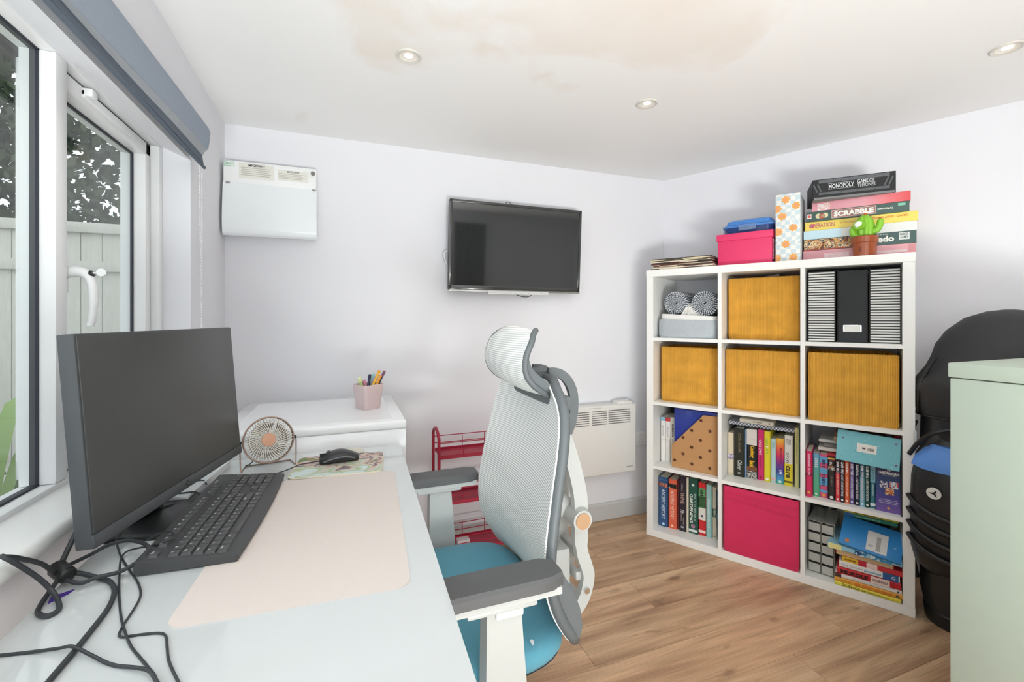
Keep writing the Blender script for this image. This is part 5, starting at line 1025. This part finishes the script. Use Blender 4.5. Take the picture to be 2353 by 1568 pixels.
# washing machine and pen pot
wmx = thing('washing_machine', 'white washing machine standing behind the desk end', 'washing machine', (-.0975, 1.915, 0))
WM = mat('white_enamel', '#f6f7f9', .22, var=.005, coat=.4)
b = B(); b.box(-.305, .300, -.275, .275, .012, .8035, .004, 2); b.obj('body', WM, wmx)
b = B(); b.box(-.305, .3025, -.280, .278, .803, .835, .010, 3); b.obj('top_panel', WM, wmx)
b = B(); b.box(-.255, .255, -.235, .235, .8348, .8356, .0003, 1); b.obj('top_inlay', mat('white_enamel_inlay', '#f3f4f6', .25, var=.005), wmx)
b = B(); b.box(-.285, .235, -.2775, -.270, .690, .790, .0015); b.obj('control_panel', WM, wmx)
b = B(); b.lathe([(.19, -.0), (.215, -.010), (.225, -.004), (.225, .004)], (.0, -.276, .50), axis=(0, -1, 0), n=48, cap=False); b.obj('door_ring', LGREY, wmx)
b = B(); b.lathe([(.0005, .012), (.10, .010), (.19, 0)], (0, -.276, .50), axis=(0, -1, 0), n=40, cap=False); b.obj('door_glass', mat('dark_door_glass', '#3b4046', .1), wmx)
for x in (-.26, .26):
    for y in (-.22, .22): b = B(); b.cyl((x, y, 0), (x, y, .014), .022, n=14); b.obj('foot', BLACK, wmx)
b = B(); b.tube(smooth_pts([(.312, .20, .80), (.314, .10, .72), (.313, -.05, .60), (.312, -.16, .30), (.312, -.18, .02)]), .004, n=8); b.obj('power_cord', BLACK, wmx)
pp = thing('pen_pot', 'tapered blush pink pen pot on the washing machine', 'pot', (.082, 1.900, .8356), RAD(45 - 12))
BP = mat('blush_pink_plastic', '#d9c3c3', .35, var=.02)
b = B(); s0, s1 = .036, .0465
b.loft([rrect(-s0, s0, -s0, s0, 0, .012, 4), rrect(-s0 - .001, s0 + .001, -s0 - .001, s0 + .001, .003, .012, 4), rrect(-s1, s1, -s1, s1, .100, .013, 4), rrect(-s1 + .0025, s1 - .0025, -s1 + .0025, s1 - .0025, .100, .011, 4), rrect(-s0 + .003, s0 - .003, -s0 + .003, s0 - .003, .004, .010, 4)]); b.obj('body', BP, pp)
def pen(label, base, top, r, col, cap=None, capl=.03, flat=1.0, tip=None):
    base, top = Vector(base), Vector(top); o_ = Vector((.082, 1.900, .8356)); t = thing('pen', label, 'pen', o_ + base, group='pens in the pink pot'); d = (top - base); n_ = d.normalized()
    b = B(); b.tube([(0, 0, 0), d - n_ * (capl if cap else 0)], r, n=10, flat=flat, up=(1, 0, 0)); b.obj('barrel', mat('pen_' + col, col, .35), t)
    if cap: b = B(); b.tube([d - n_ * capl, d - n_ * .003, d], r, n=10, rr=[r * 1.12, r * 1.1, r * .7], flat=flat, up=(1, 0, 0)); b.obj('cap', mat('pen_' + cap, cap, .35), t)
pen('pale green highlighter at the left of the pen pot', (-.012, .004, .012), (-.034, .004, .128), .0080, '#c9d98c', '#dde8b0', .018)
pen('grey blue ruler slanting across the pen pot', (-.02, .03, .03), (.030, .012, .128), .007, '#a9b6c4', flat=.25)
pen('pink pen lying low in the pot', (.010, .02, .012), (-.016, .004, .116), .006, '#e0a3b8', '#d98aa6', .02)
pen('navy pen with pointed cap in the middle of the pot', (-.010, -.012, .012), (.008, .018, .136), .0055, '#27304f', '#1f2742', .022)
pen('teal pen with clip in the pot', (-.006, .012, .012), (.024, .030, .136), .0055, '#6fb3bd', '#8cc6cc', .02)
pen('orange yellow pencil leaning right in the pot, left of the pair', (-.020, -.018, .010), (.046, .010, .152), .0058, '#eeb53a', '#e9a92c', .012)
pen('amber pencil leaning right in the pot, shorter one', (-.006, -.026, .010), (.050, -.002, .132), .0055, '#e59a33')
pen('purple capped black pen leaning furthest right in the pot', (-.004, -.016, .012), (.066, .004, .150), .0052, '#2b2629', '#7a4a66', .030)

# ------------------------------------------------------------------ red trolley
tr = thing('trolley', 'slim red metal three tier trolley behind the chair', 'trolley', (.60, 2.12, 0))
RED = mat('red_powder_coat', '#a51f3c', .4, var=.05)
ya, yb = 2.045, 2.190; xa, xb = .402, .80
for x in (xa, xb): b = B(); b.tube(smooth_pts([(x, ya, .04), (x, ya, .3), (x, ya, .60), (x, ya + .006, .645), (x, (ya + yb) / 2, .675), (x, yb - .006, .645), (x, yb, .60), (x, yb, .3), (x, yb, .04)], 5), .0075, n=10); b.obj('end_frame', RED, tr, world=True)
for z_ in (.548, .330, .098):
    b = B(); b.box(xa + .008, xb - .008, ya + .004, yb - .004, z_, z_ + .003); b.box(xa + .008, xb - .008, ya + .002, ya + .005, z_ - .006, z_ + .012); b.box(xa + .008, xb - .008, yb - .005, yb - .002, z_ - .006, z_ + .012); ty = b.obj('tray', RED, tr, world=True)
    b = B()
    for zr in (z_ + .036, z_ + .070):
        for y in (ya + .002, yb - .002): b.cyl((xa, y, zr), (xb, y, zr), .0022, n=6)
    for k in range(1, 4):
        for y, sh_ in ((ya + .002, 0), (yb - .002, .03)): x = xa + (xb - xa) * k / 3.4 + sh_; b.cyl((x, y, z_), (x, y, z_ + .070 if sh_ else z_ + .036), .002, n=6)
    b.box(xb - .075, xb - .060, ya + .0, ya + .004, z_, z_ + .074); b.obj('wire_rail', RED, tr, world=True)
for x in (xa, xb):
    for y in (ya, yb): b = B(); b.cyl((x - .008, y, .020), (x + .008, y, .020), .020, n=16); b.obj('caster', BLACK, tr, world=True)
b = B(); b.box(0, .06, 0, .04, 0, .030, .002); tag(b.obj('small_carton', mat('pale_carton', '#d9d0d4', .6), loc=(.50, 2.08, .101)), 'small pale carton on the lowest trolley tray', 'carton')

# ------------------------------------------------------------------ office chair (faces the desk)
CY = 1.115
ch = thing('office_chair', 'white and grey mesh office chair with teal seat and headrest', 'chair', (.20, CY, 0))
TEAL = mat('teal_fabric', '#5a9db2', .85, var=.07, scale=160, sheen=.15, bump=.15, bscale=700); CW = mat('chair_white_plastic', '#bfc2c0', .42, var=.015); CG = mat('chair_grey_plastic', '#63696c', .5, var=.03); PAD = mat('arm_pad_grey', '#5a5b5c', .55, var=.04)
MESHM = stripe_mat('ribbed_white_mesh', '#cdd2d0', '#f7f8f5', 2, 165, .36, .7, bump=.3)
b = B(); rings = []
for zf, ins in ((.440, .03), (.447, .008), (.462, 0), (.482, .0), (.494, .014), (.500, .045), (.502, .11)):
    ring = []
    for k in range(40):
        a = 2 * math.pi * k / 40; c_, s_ = math.cos(a), math.sin(a); ex = .44
        x = .216 + math.copysign(abs(c_) ** ex, c_) * (.272 - ins); y = CY + math.copysign(abs(s_) ** ex, s_) * (.258 - ins); ring.append((x, y, zf - .012 * max(0, -(x - .205) / .25) ** 3))
    rings.append(ring)
b.loft(rings); b.obj('seat', TEAL, ch, world=True, ang=1.0)
b = B(); rings = []
for zf, ins in ((.410, .09), (.420, .03), (.446, .006), (.4475, .012)):
    rings.append([(.216 + math.copysign(abs(math.cos(a)) ** .44, math.cos(a)) * (.272 - ins), CY + math.copysign(abs(math.sin(a)) ** .44, math.sin(a)) * (.258 - ins), zf) for a in [2 * math.pi * k / 40 for k in range(40)]])
b.loft(rings); b.obj('seat_shell', DARK, ch, world=True)
# backrest: profile x(z), half width(z)
PX = [(.440, .505), (.470, .482), (.510, .452), (.550, .428), (.590, .412), (.640, .402), (.700, .405), (.760, .414), (.820, .425), (.880, .438), (.940, .450), (1.000, .460), (1.045, .466)]
HWD = [(.440, .205), (.470, .236), (.510, .248), (.600, .252), (.700, .252), (.800, .246), (.900, .236), (.960, .224), (1.000, .205), (1.030, .165), (1.045, .13)]
def interp(T_, z_):
    for (a, p), (c_, q) in zip(T_, T_[1:]):
        if z_ <= c_: f = max(0, min(1, (z_ - a) / (c_ - a))); return p + (q - p) * f
    return T_[-1][1]
def sm(T_, z_): return sum(interp(T_, z_ + d) for d in (-.02, -.01, 0, .01, .02)) / 5
def backpt(u, z_): hw = sm(HWD, z_); return Vector((sm(PX, z_) + .030 * (1 - u * u) - .004, CY + u * hw, z_))
b = B(); b.grid(lambda u, v: backpt(2 * u - 1, .490 + v * .555), 24, 48, .004); b.obj('back_mesh', MESHM, ch, world=True, ang=1.2)
loop = [backpt(-1, .490 + .555 * k / 36) for k in range(37)] + [backpt(-1 + 2 * k / 10, 1.045) for k in range(1, 10)] + [backpt(1, 1.045 - .555 * k / 36) for k in range(37)] + [backpt(1 - 2 * k / 10, .490) for k in range(1, 10)]
b = B(); b.tube([p + Vector((.012, 0, 0)) for p in loop], .0125, n=10, closed=True); b.obj('back_frame', CG, ch, world=True, ang=1.0)
# wide lower corners of the back frame
RXM = Matrix.Rotation(RAD(90), 4, 'X')
for y0 in (CY - .252, CY + .226):
    b = B(); b.prism([(.408, .640), (.416, .590), (.436, .545), (.462, .510), (.478, .492), (.488, .497), (.492, .520), (.486, .560), (.468, .605), (.440, .650)], -.026, 0, Matrix.Translation((0, y0, 0)) @ RXM); bmesh.ops.bevel(b.bm, geom=[e for e in b.bm.edges if abs(e.verts[0].co.y - e.verts[1].co.y) < 1e-5], offset=.004, segments=2, affect='EDGES'); b.obj('lower_corner', CG, ch, world=True)
# headrest
HP_ = [(1.010, .452), (1.022, .428), (1.040, .400), (1.062, .381), (1.090, .372), (1.115, .374), (1.140, .383), (1.160, .393), (1.176, .405), (1.184, .420)]
def headpt(u, v):
    z_ = 1.010 + v * .174; rnd_ = 1 - .30 * max(0, (v - .80) / .20) ** 2 - .25 * max(0, (.15 - v) / .15) ** 2
    return Vector((interp(HP_, z_) + .018 * (u * u) - .004, CY + u * .150 * rnd_, z_ - .010 * u * u * v))
b = B(); b.grid(lambda u, v: headpt(2 * u - 1, v), 18, 28, .004); b.obj('headrest_mesh', stripe_mat('ribbed_headrest_mesh', '#d0d5d3', '#f9faf7', 2, 190, .36, .7, bump=.3), ch, world=True, ang=1.2)
for sg in (-1, 1):
    b = B(); b.tube([headpt(sg, k / 16) + Vector((.007, 0, 0)) for k in range(17)], .0075, n=10); b.obj('headrest_rim', CG, ch, world=True, ang=1.0)
hp = [(1.010, .052), (1.016, .034), (1.028, .046), (1.045, .046), (1.065, .034), (1.085, .022), (1.11, .013), (1.135, .009)]
rings = []
for k in range(15):
    z_ = 1.012 + .125 * k / 14; t_ = interp([(1.012, .014), (1.022, .036), (1.040, .050), (1.060, .042), (1.080, .026), (1.105, .014), (1.137, .007)], z_); v = (z_ - 1.010) / .174; f0 = [headpt(-.98 + 1.96 * q / 8, v) + Vector((.006, 0, 0)) for q in range(9)]
    rings.append(f0 + [p + Vector((t_, 0, 0)) for p in reversed(f0)])
b = B(); b.loft(rings); b.obj('headrest_shell', CG, ch, world=True, ang=.9)
b = B(); b.box(.440, .515, CY - .040, CY + .040, 1.024, 1.066, .010); b.obj('headrest_bracket', CG, ch, world=True)
for yy in (CY - .041, CY + .041): b = B(); b.cyl((.500, yy - .002, 1.050), (.500, yy + .002, 1.050), .007, n=14); b.obj('bolt', CHROME, ch, world=True)
# moulded yoke joining frame, headrest and spine: outer and inner webs
b = B()
for yy in (CY - .052, CY + .052):
    b.bar(smooth_pts([(.500, yy, 1.060), (.530, yy, 1.058), (.556, yy, 1.038), (.572, yy, 1.005), (.575, yy, .965), (.568, yy, .925), (.556, yy, .895)], 5), .014, .024); b.bar(smooth_pts([(.476, yy, 1.040), (.488, yy, .995), (.508, yy, .955), (.535, yy, .920), (.556, yy, .898)], 5), .014, .022)
b.box(.532, .574, CY - .056, CY + .056, .890, .945, .010); b.box(.520, .545, CY - .05, CY + .05, .985, 1.005, .004); b.box(.470, .500, CY - .19, CY + .19, .985, 1.020, .008); b.obj('upper_yoke', CG, ch, world=True)
# white spine: two rails with struts
SPN = smooth_pts([(.553, 0, .905), (.572, 0, .84), (.586, 0, .771), (.592, 0, .70), (.592, 0, .63), (.595, 0, .575), (.610, 0, .53), (.616, 0, .50), (.605, 0, .455), (.580, 0, .42), (.54, 0, .40), (.45, 0, .393), (.34, 0, .39)], 4)
for yy, tap in ((CY - .055, 1), (CY + .055, 1)):
    b = B(); n_ = len(SPN); b.bar([(p.x, yy + (CY - yy) * max(0, (p.z - .72) / .17) * .75, p.z) for p in SPN], .022, [.040 if p.z > .6 else .034 for p in SPN]); b.obj('spine_rail', CW, ch, world=True)
b = B()
for z_ in (.56, .50, .44): b.box(.585, .601, CY - .05, CY + .05, z_ - .012, z_ + .012, .003)
b.obj('spine_strut', CW, ch, world=True); b = B(); b.box(.528, .575, CY - .038, CY + .038, .47, .575, .008); b.obj('spine_box', CW, ch, world=True)
b = B(); b.cyl((.586, CY - .085, .666), (.586, CY + .085, .666), .0275, n=28); b.tube(smooth_pts([(.580, CY, .670), (.55, CY, .688), (.51, CY, .704), (.455, CY, .715)]), .030, n=14); b.obj('lumbar_tube', CW, ch, world=True)
for yy in (CY - .0865, CY + .0865): b = B(); b.cyl((.586, yy - .002, .666), (.586, yy + .002, .666), .0215, n=28); b.obj('copper_cap', mat('tan_copper', '#cba583', .35, metal=.25), ch, world=True)
for yy in (CY - .070, CY + .070): b = B(); b.cyl((.606, yy - .004, .470), (.606, yy + .004, .470), .008, n=14); b.obj('bolt', CHROME, ch, world=True)
# arms
for yc, sg in ((.812, -1), (1.418, 1)):
    b = B(); rings = []
    for i in range(13):
        v = i / 12; x = .090 + v * .312; hw = .0415 * min(1, .55 + 2.2 * v, .70 + 3.2 * (1 - v)); top = .7015 - .012 * max(0, 1 - v * 2.6) ** 2; bot = top - .024
        rings.append([(x, yc - hw, bot), (x, yc - hw, top - .006), (x, yc - hw + .006, top), (x, yc + hw - .006, top), (x, yc + hw, top - .006), (x, yc + hw, bot)])
    b.loft(rings); b.obj('arm_pad', PAD, ch, world=True, ang=.5)
    b = B(); b.bar([(.100, yc, .660), (.14, yc, .667), (.25, yc, .670), (.395, yc, .672)], [.05, .066, .072, .074], .014); b.box(.205, .345, yc - .034, yc + .034, .652, .664, .004); b.obj('arm_support', CW, ch, world=True)
    b = B(); b.loft([[(.244, yc - .022, .425), (.330, yc - .022, .425), (.330, yc + .022, .425), (.244, yc + .022, .425)], [(.244, yc - .022, .50), (.326, yc - .022, .50), (.326, yc + .022, .50), (.244, yc + .022, .50)], [(.246, yc - .022, .654), (.314, yc - .022, .654), (.314, yc + .022, .654), (.246, yc + .022, .654)]]); b.obj('arm_post', CW, ch, world=True)
    b = B(); b.box(.246, .322, min(yc, CY + sg * .12), max(yc, CY + sg * .12), .395, .428, .004); b.obj('arm_bracket', CW, ch, world=True)
    b = B(); b.box(.262, .318, yc - .028 if sg < 0 else yc + .020, yc - .020 if sg < 0 else yc + .028, .636, .652, .003); b.obj('height_lever', LGREY, ch, world=True)
b = B(); b.poly([(.372, .870, .5035), (.376, .872, .5035), (.380, .882, .5040), (.377, .888, .5040), (.372, .884, .504)]); b.obj('white_fleck', ink('#ffffff'), ch, world=True, norm=False)
b = B(); b.box(.10, .36, CY - .09, CY + .09, .360, .412, .012); b.obj('tilt_mechanism', DARK, ch, world=True)
b = B(); b.cyl((.20, CY, .09), (.20, CY, .24), .028, n=20); b.cyl((.20, CY, .24), (.20, CY, .365), .016, n=16); b.obj('gas_lift', DARK, ch, world=True)
for k in range(5):
    a = 2 * math.pi * k / 5 + .25; dx, dy = math.cos(a), math.sin(a)
    b = B(); b.bar([(.20 + dx * .02, CY + dy * .02, .105), (.20 + dx * .15, CY + dy * .15, .090), (.20 + dx * .30, CY + dy * .30, .074)], [.055, .046, .034], [.045, .034, .024], up=(-dy, dx, 0)); b.obj('base_leg', CW, ch, world=True)
    q = Vector((.20 + dx * .30, CY + dy * .30, .028)); b = B()
    for s_ in (-.013, .013): b.cyl(q + Vector((-dy, dx, 0)) * (s_ - .007), q + Vector((-dy, dx, 0)) * (s_ + .007), .028, n=18)
    b.cyl(q, q + Vector((0, 0, .045)), .006, n=8); b.obj('caster', BLACK, ch, world=True)

# ------------------------------------------------------------------ sage cabinet and golf bag
cbn = thing('metal_cabinet', 'sage green metal cabinet at the right edge', 'cabinet', (1.455, .675, 0))
SG = mat('sage_green_paint', '#b2bfb1', .5, var=.015, bump=.04, bscale=400)
b = B(); b.box(.003, .80, -.42, -.003, 0.0, 1.0505, .003); b.obj('body', SG, cbn); b = B(); b.box(0, .803, -.423, 0, 1.0525, 1.090, .003); b.obj('top', SG, cbn)
b = B(); b.box(.01, .395, -.434, -.422, .06, 1.04, .003); b.obj('door', SG, cbn); b = B(); b.box(.41, .795, -.434, -.422, .06, 1.04, .003); b.obj('door', SG, cbn)
gb = thing('golf_bag', 'black golf bag with hood and blue pocket patch between shelf and cabinet', 'golf bag', (2.292, .990, 0), RAD(-67))
NY = mat('black_nylon', '#2c2d2f', .62, var=.12, scale=20, bump=.2, bscale=300); NY2 = mat('black_vinyl', '#202123', .35, var=.1, scale=20, bump=.25, bscale=60)
def ell(cx, cy, rx, ry, z_, n=28, e=.85): return [(cx + rx * math.copysign(abs(math.cos(a)) ** e, math.cos(a)), cy + ry * math.copysign(abs(math.sin(a)) ** e, math.sin(a)), z_) for a in [2 * math.pi * k / n for k in range(n)]]
b = B(); b.loft([ell(.0, .0, .132, .122, .03), ell(0, 0, .150, .135, .12), ell(.005, 0, .158, .14, .5), ell(.01, 0, .158, .14, .78), ell(.015, 0, .162, .14, .82)]); b.obj('body', NY2, gb)
b = B(); b.loft([ell(0, 0, .135, .128, 0), ell(0, 0, .140, .132, .05), ell(0, 0, .135, .127, .055)]); b.obj('base_ring', BLACK, gb)
b = B(); b.loft([ell(.008, 0, .165, .142, .815), ell(.005, -.01, .172, .150, .86), ell(.005, -.02, .176, .16, .93), ell(.012, -.02, .172, .165, .965), ell(.040, -.01, .172, .165, 1.01), ell(.060, 0, .176, .165, 1.05), ell(.075, 0, .178, .16, 1.10), ell(.088, 0, .160, .148, 1.155), ell(.095, 0, .115, .11, 1.205), ell(.099, 0, .060, .06, 1.230), ell(.100, 0, .015, .015, 1.237)]); b.obj('hood', NY, gb)
b = B(); b.tube([Vector(p) for p in ell(.008, 0, .167, .144, .818)], .006, n=6, closed=True); b.obj('zip_band', NY2, gb)
b = B(); b.tube(smooth_pts([(-.150, -.09, .83), (-.145, -.11, .90), (-.125, -.125, .98), (-.095, -.13, 1.05)]), .005, n=6); b.obj('hood_zip', BLACK, gb)
rings = []
for z_, s_, dp in ((.205, .66, .02), (.24, .88, .05), (.30, .98, .062), (.45, 1.0, .068), (.58, .97, .066), (.66, .88, .05), (.73, .66, .03), (.765, .5, .012)):
    rings.append([(-.025 + x * s_, -.100 - y * dp / .068, z_) for x, y in ((-.150, -.03), (-.146, .022), (-.122, .054), (-.06, .070), (0, .075), (.06, .070), (.115, .054), (.136, .022), (.140, -.03))])
b = B(); b.loft(rings); b.obj('front_pocket', NY2, gb)
b = B(); b.loft([[(-.166, -.140, .628), (-.130, -.166, .620), (-.08, -.182, .618), (.05, -.190, .618), (.05, -.10, .618), (-.160, -.10, .628)], [(-.154, -.134, .665), (-.118, -.166, .680), (-.08, -.180, .668), (.05, -.182, .670), (.05, -.10, .670), (-.150, -.10, .665)], [(-.118, -.118, .708), (-.100, -.138, .716), (-.06, -.150, .71), (.05, -.150, .71), (.05, -.09, .71), (-.118, -.09, .708)]]); b.obj('blue_patch', mat('blue_pocket_patch', '#5b92e2', .4, var=.05), gb)
for k in range(4):
    z_ = .462 - k * .052; b = B(); b.tube(smooth_pts([(-.176, -.118, z_ + .035), (-.150, -.150, z_ + .012), (-.10, -.172, z_ - .012), (-.02, -.178, z_ - .03)]), .009, n=8); b.obj('piping_ridge', NY2, gb)
b = B(); b.lathe([(.0005, .0), (.022, 0), (.022, .003), (.0005, .0035)], (-.098, -.172, .536), axis=(-.25, -1, 0), n=24); em = b.obj('emblem', ink('#e6e6e2'), gb)
b = B(); b.poly([(-.098 + q * math.sin(k * math.pi / 3 + .5), -.1768 - .25 * q * math.sin(k * math.pi / 3 + .5), .536 + q * math.cos(k * math.pi / 3 + .5)) for k in range(6) for q in ((.017 if k % 2 == 0 else .004),)])
b.obj('emblem_mark', BLACK, em, norm=False)
b = B(); b.tube(smooth_pts([(-.165, -.06, .79), (-.182, -.085, .70), (-.186, -.095, .5), (-.180, -.090, .3), (-.160, -.06, .15)]), .016, n=8, flat=.5); b.obj('shoulder_strap', NY, gb)
b = B(); b.tube(smooth_pts([(-.172, -.12, .66), (-.140, -.150, .72), (-.09, -.165, .77), (.0, -.16, .80)]), .008, n=8); b.obj('top_handle', NY2, gb)
b = B(); b.tube(smooth_pts([(-.172, -.095, .795), (-.190, -.100, .785), (-.190, -.104, .765), (-.178, -.100, .758), (-.170, -.096, .775)], 5), .0028, n=6); b.cyl((-.184, -.102, .760), (-.192, -.106, .735), .0045, n=8); b.cyl((-.166, -.098, .83), (-.172, -.10, .80), .004, n=8); b.obj('metal_clip', CHROME, gb)
b = B(); b.box(-.160, -.150, -.115, -.110, .70, .755, .002); b.obj('reflective_tab', ink('#c9cdd0'), gb)
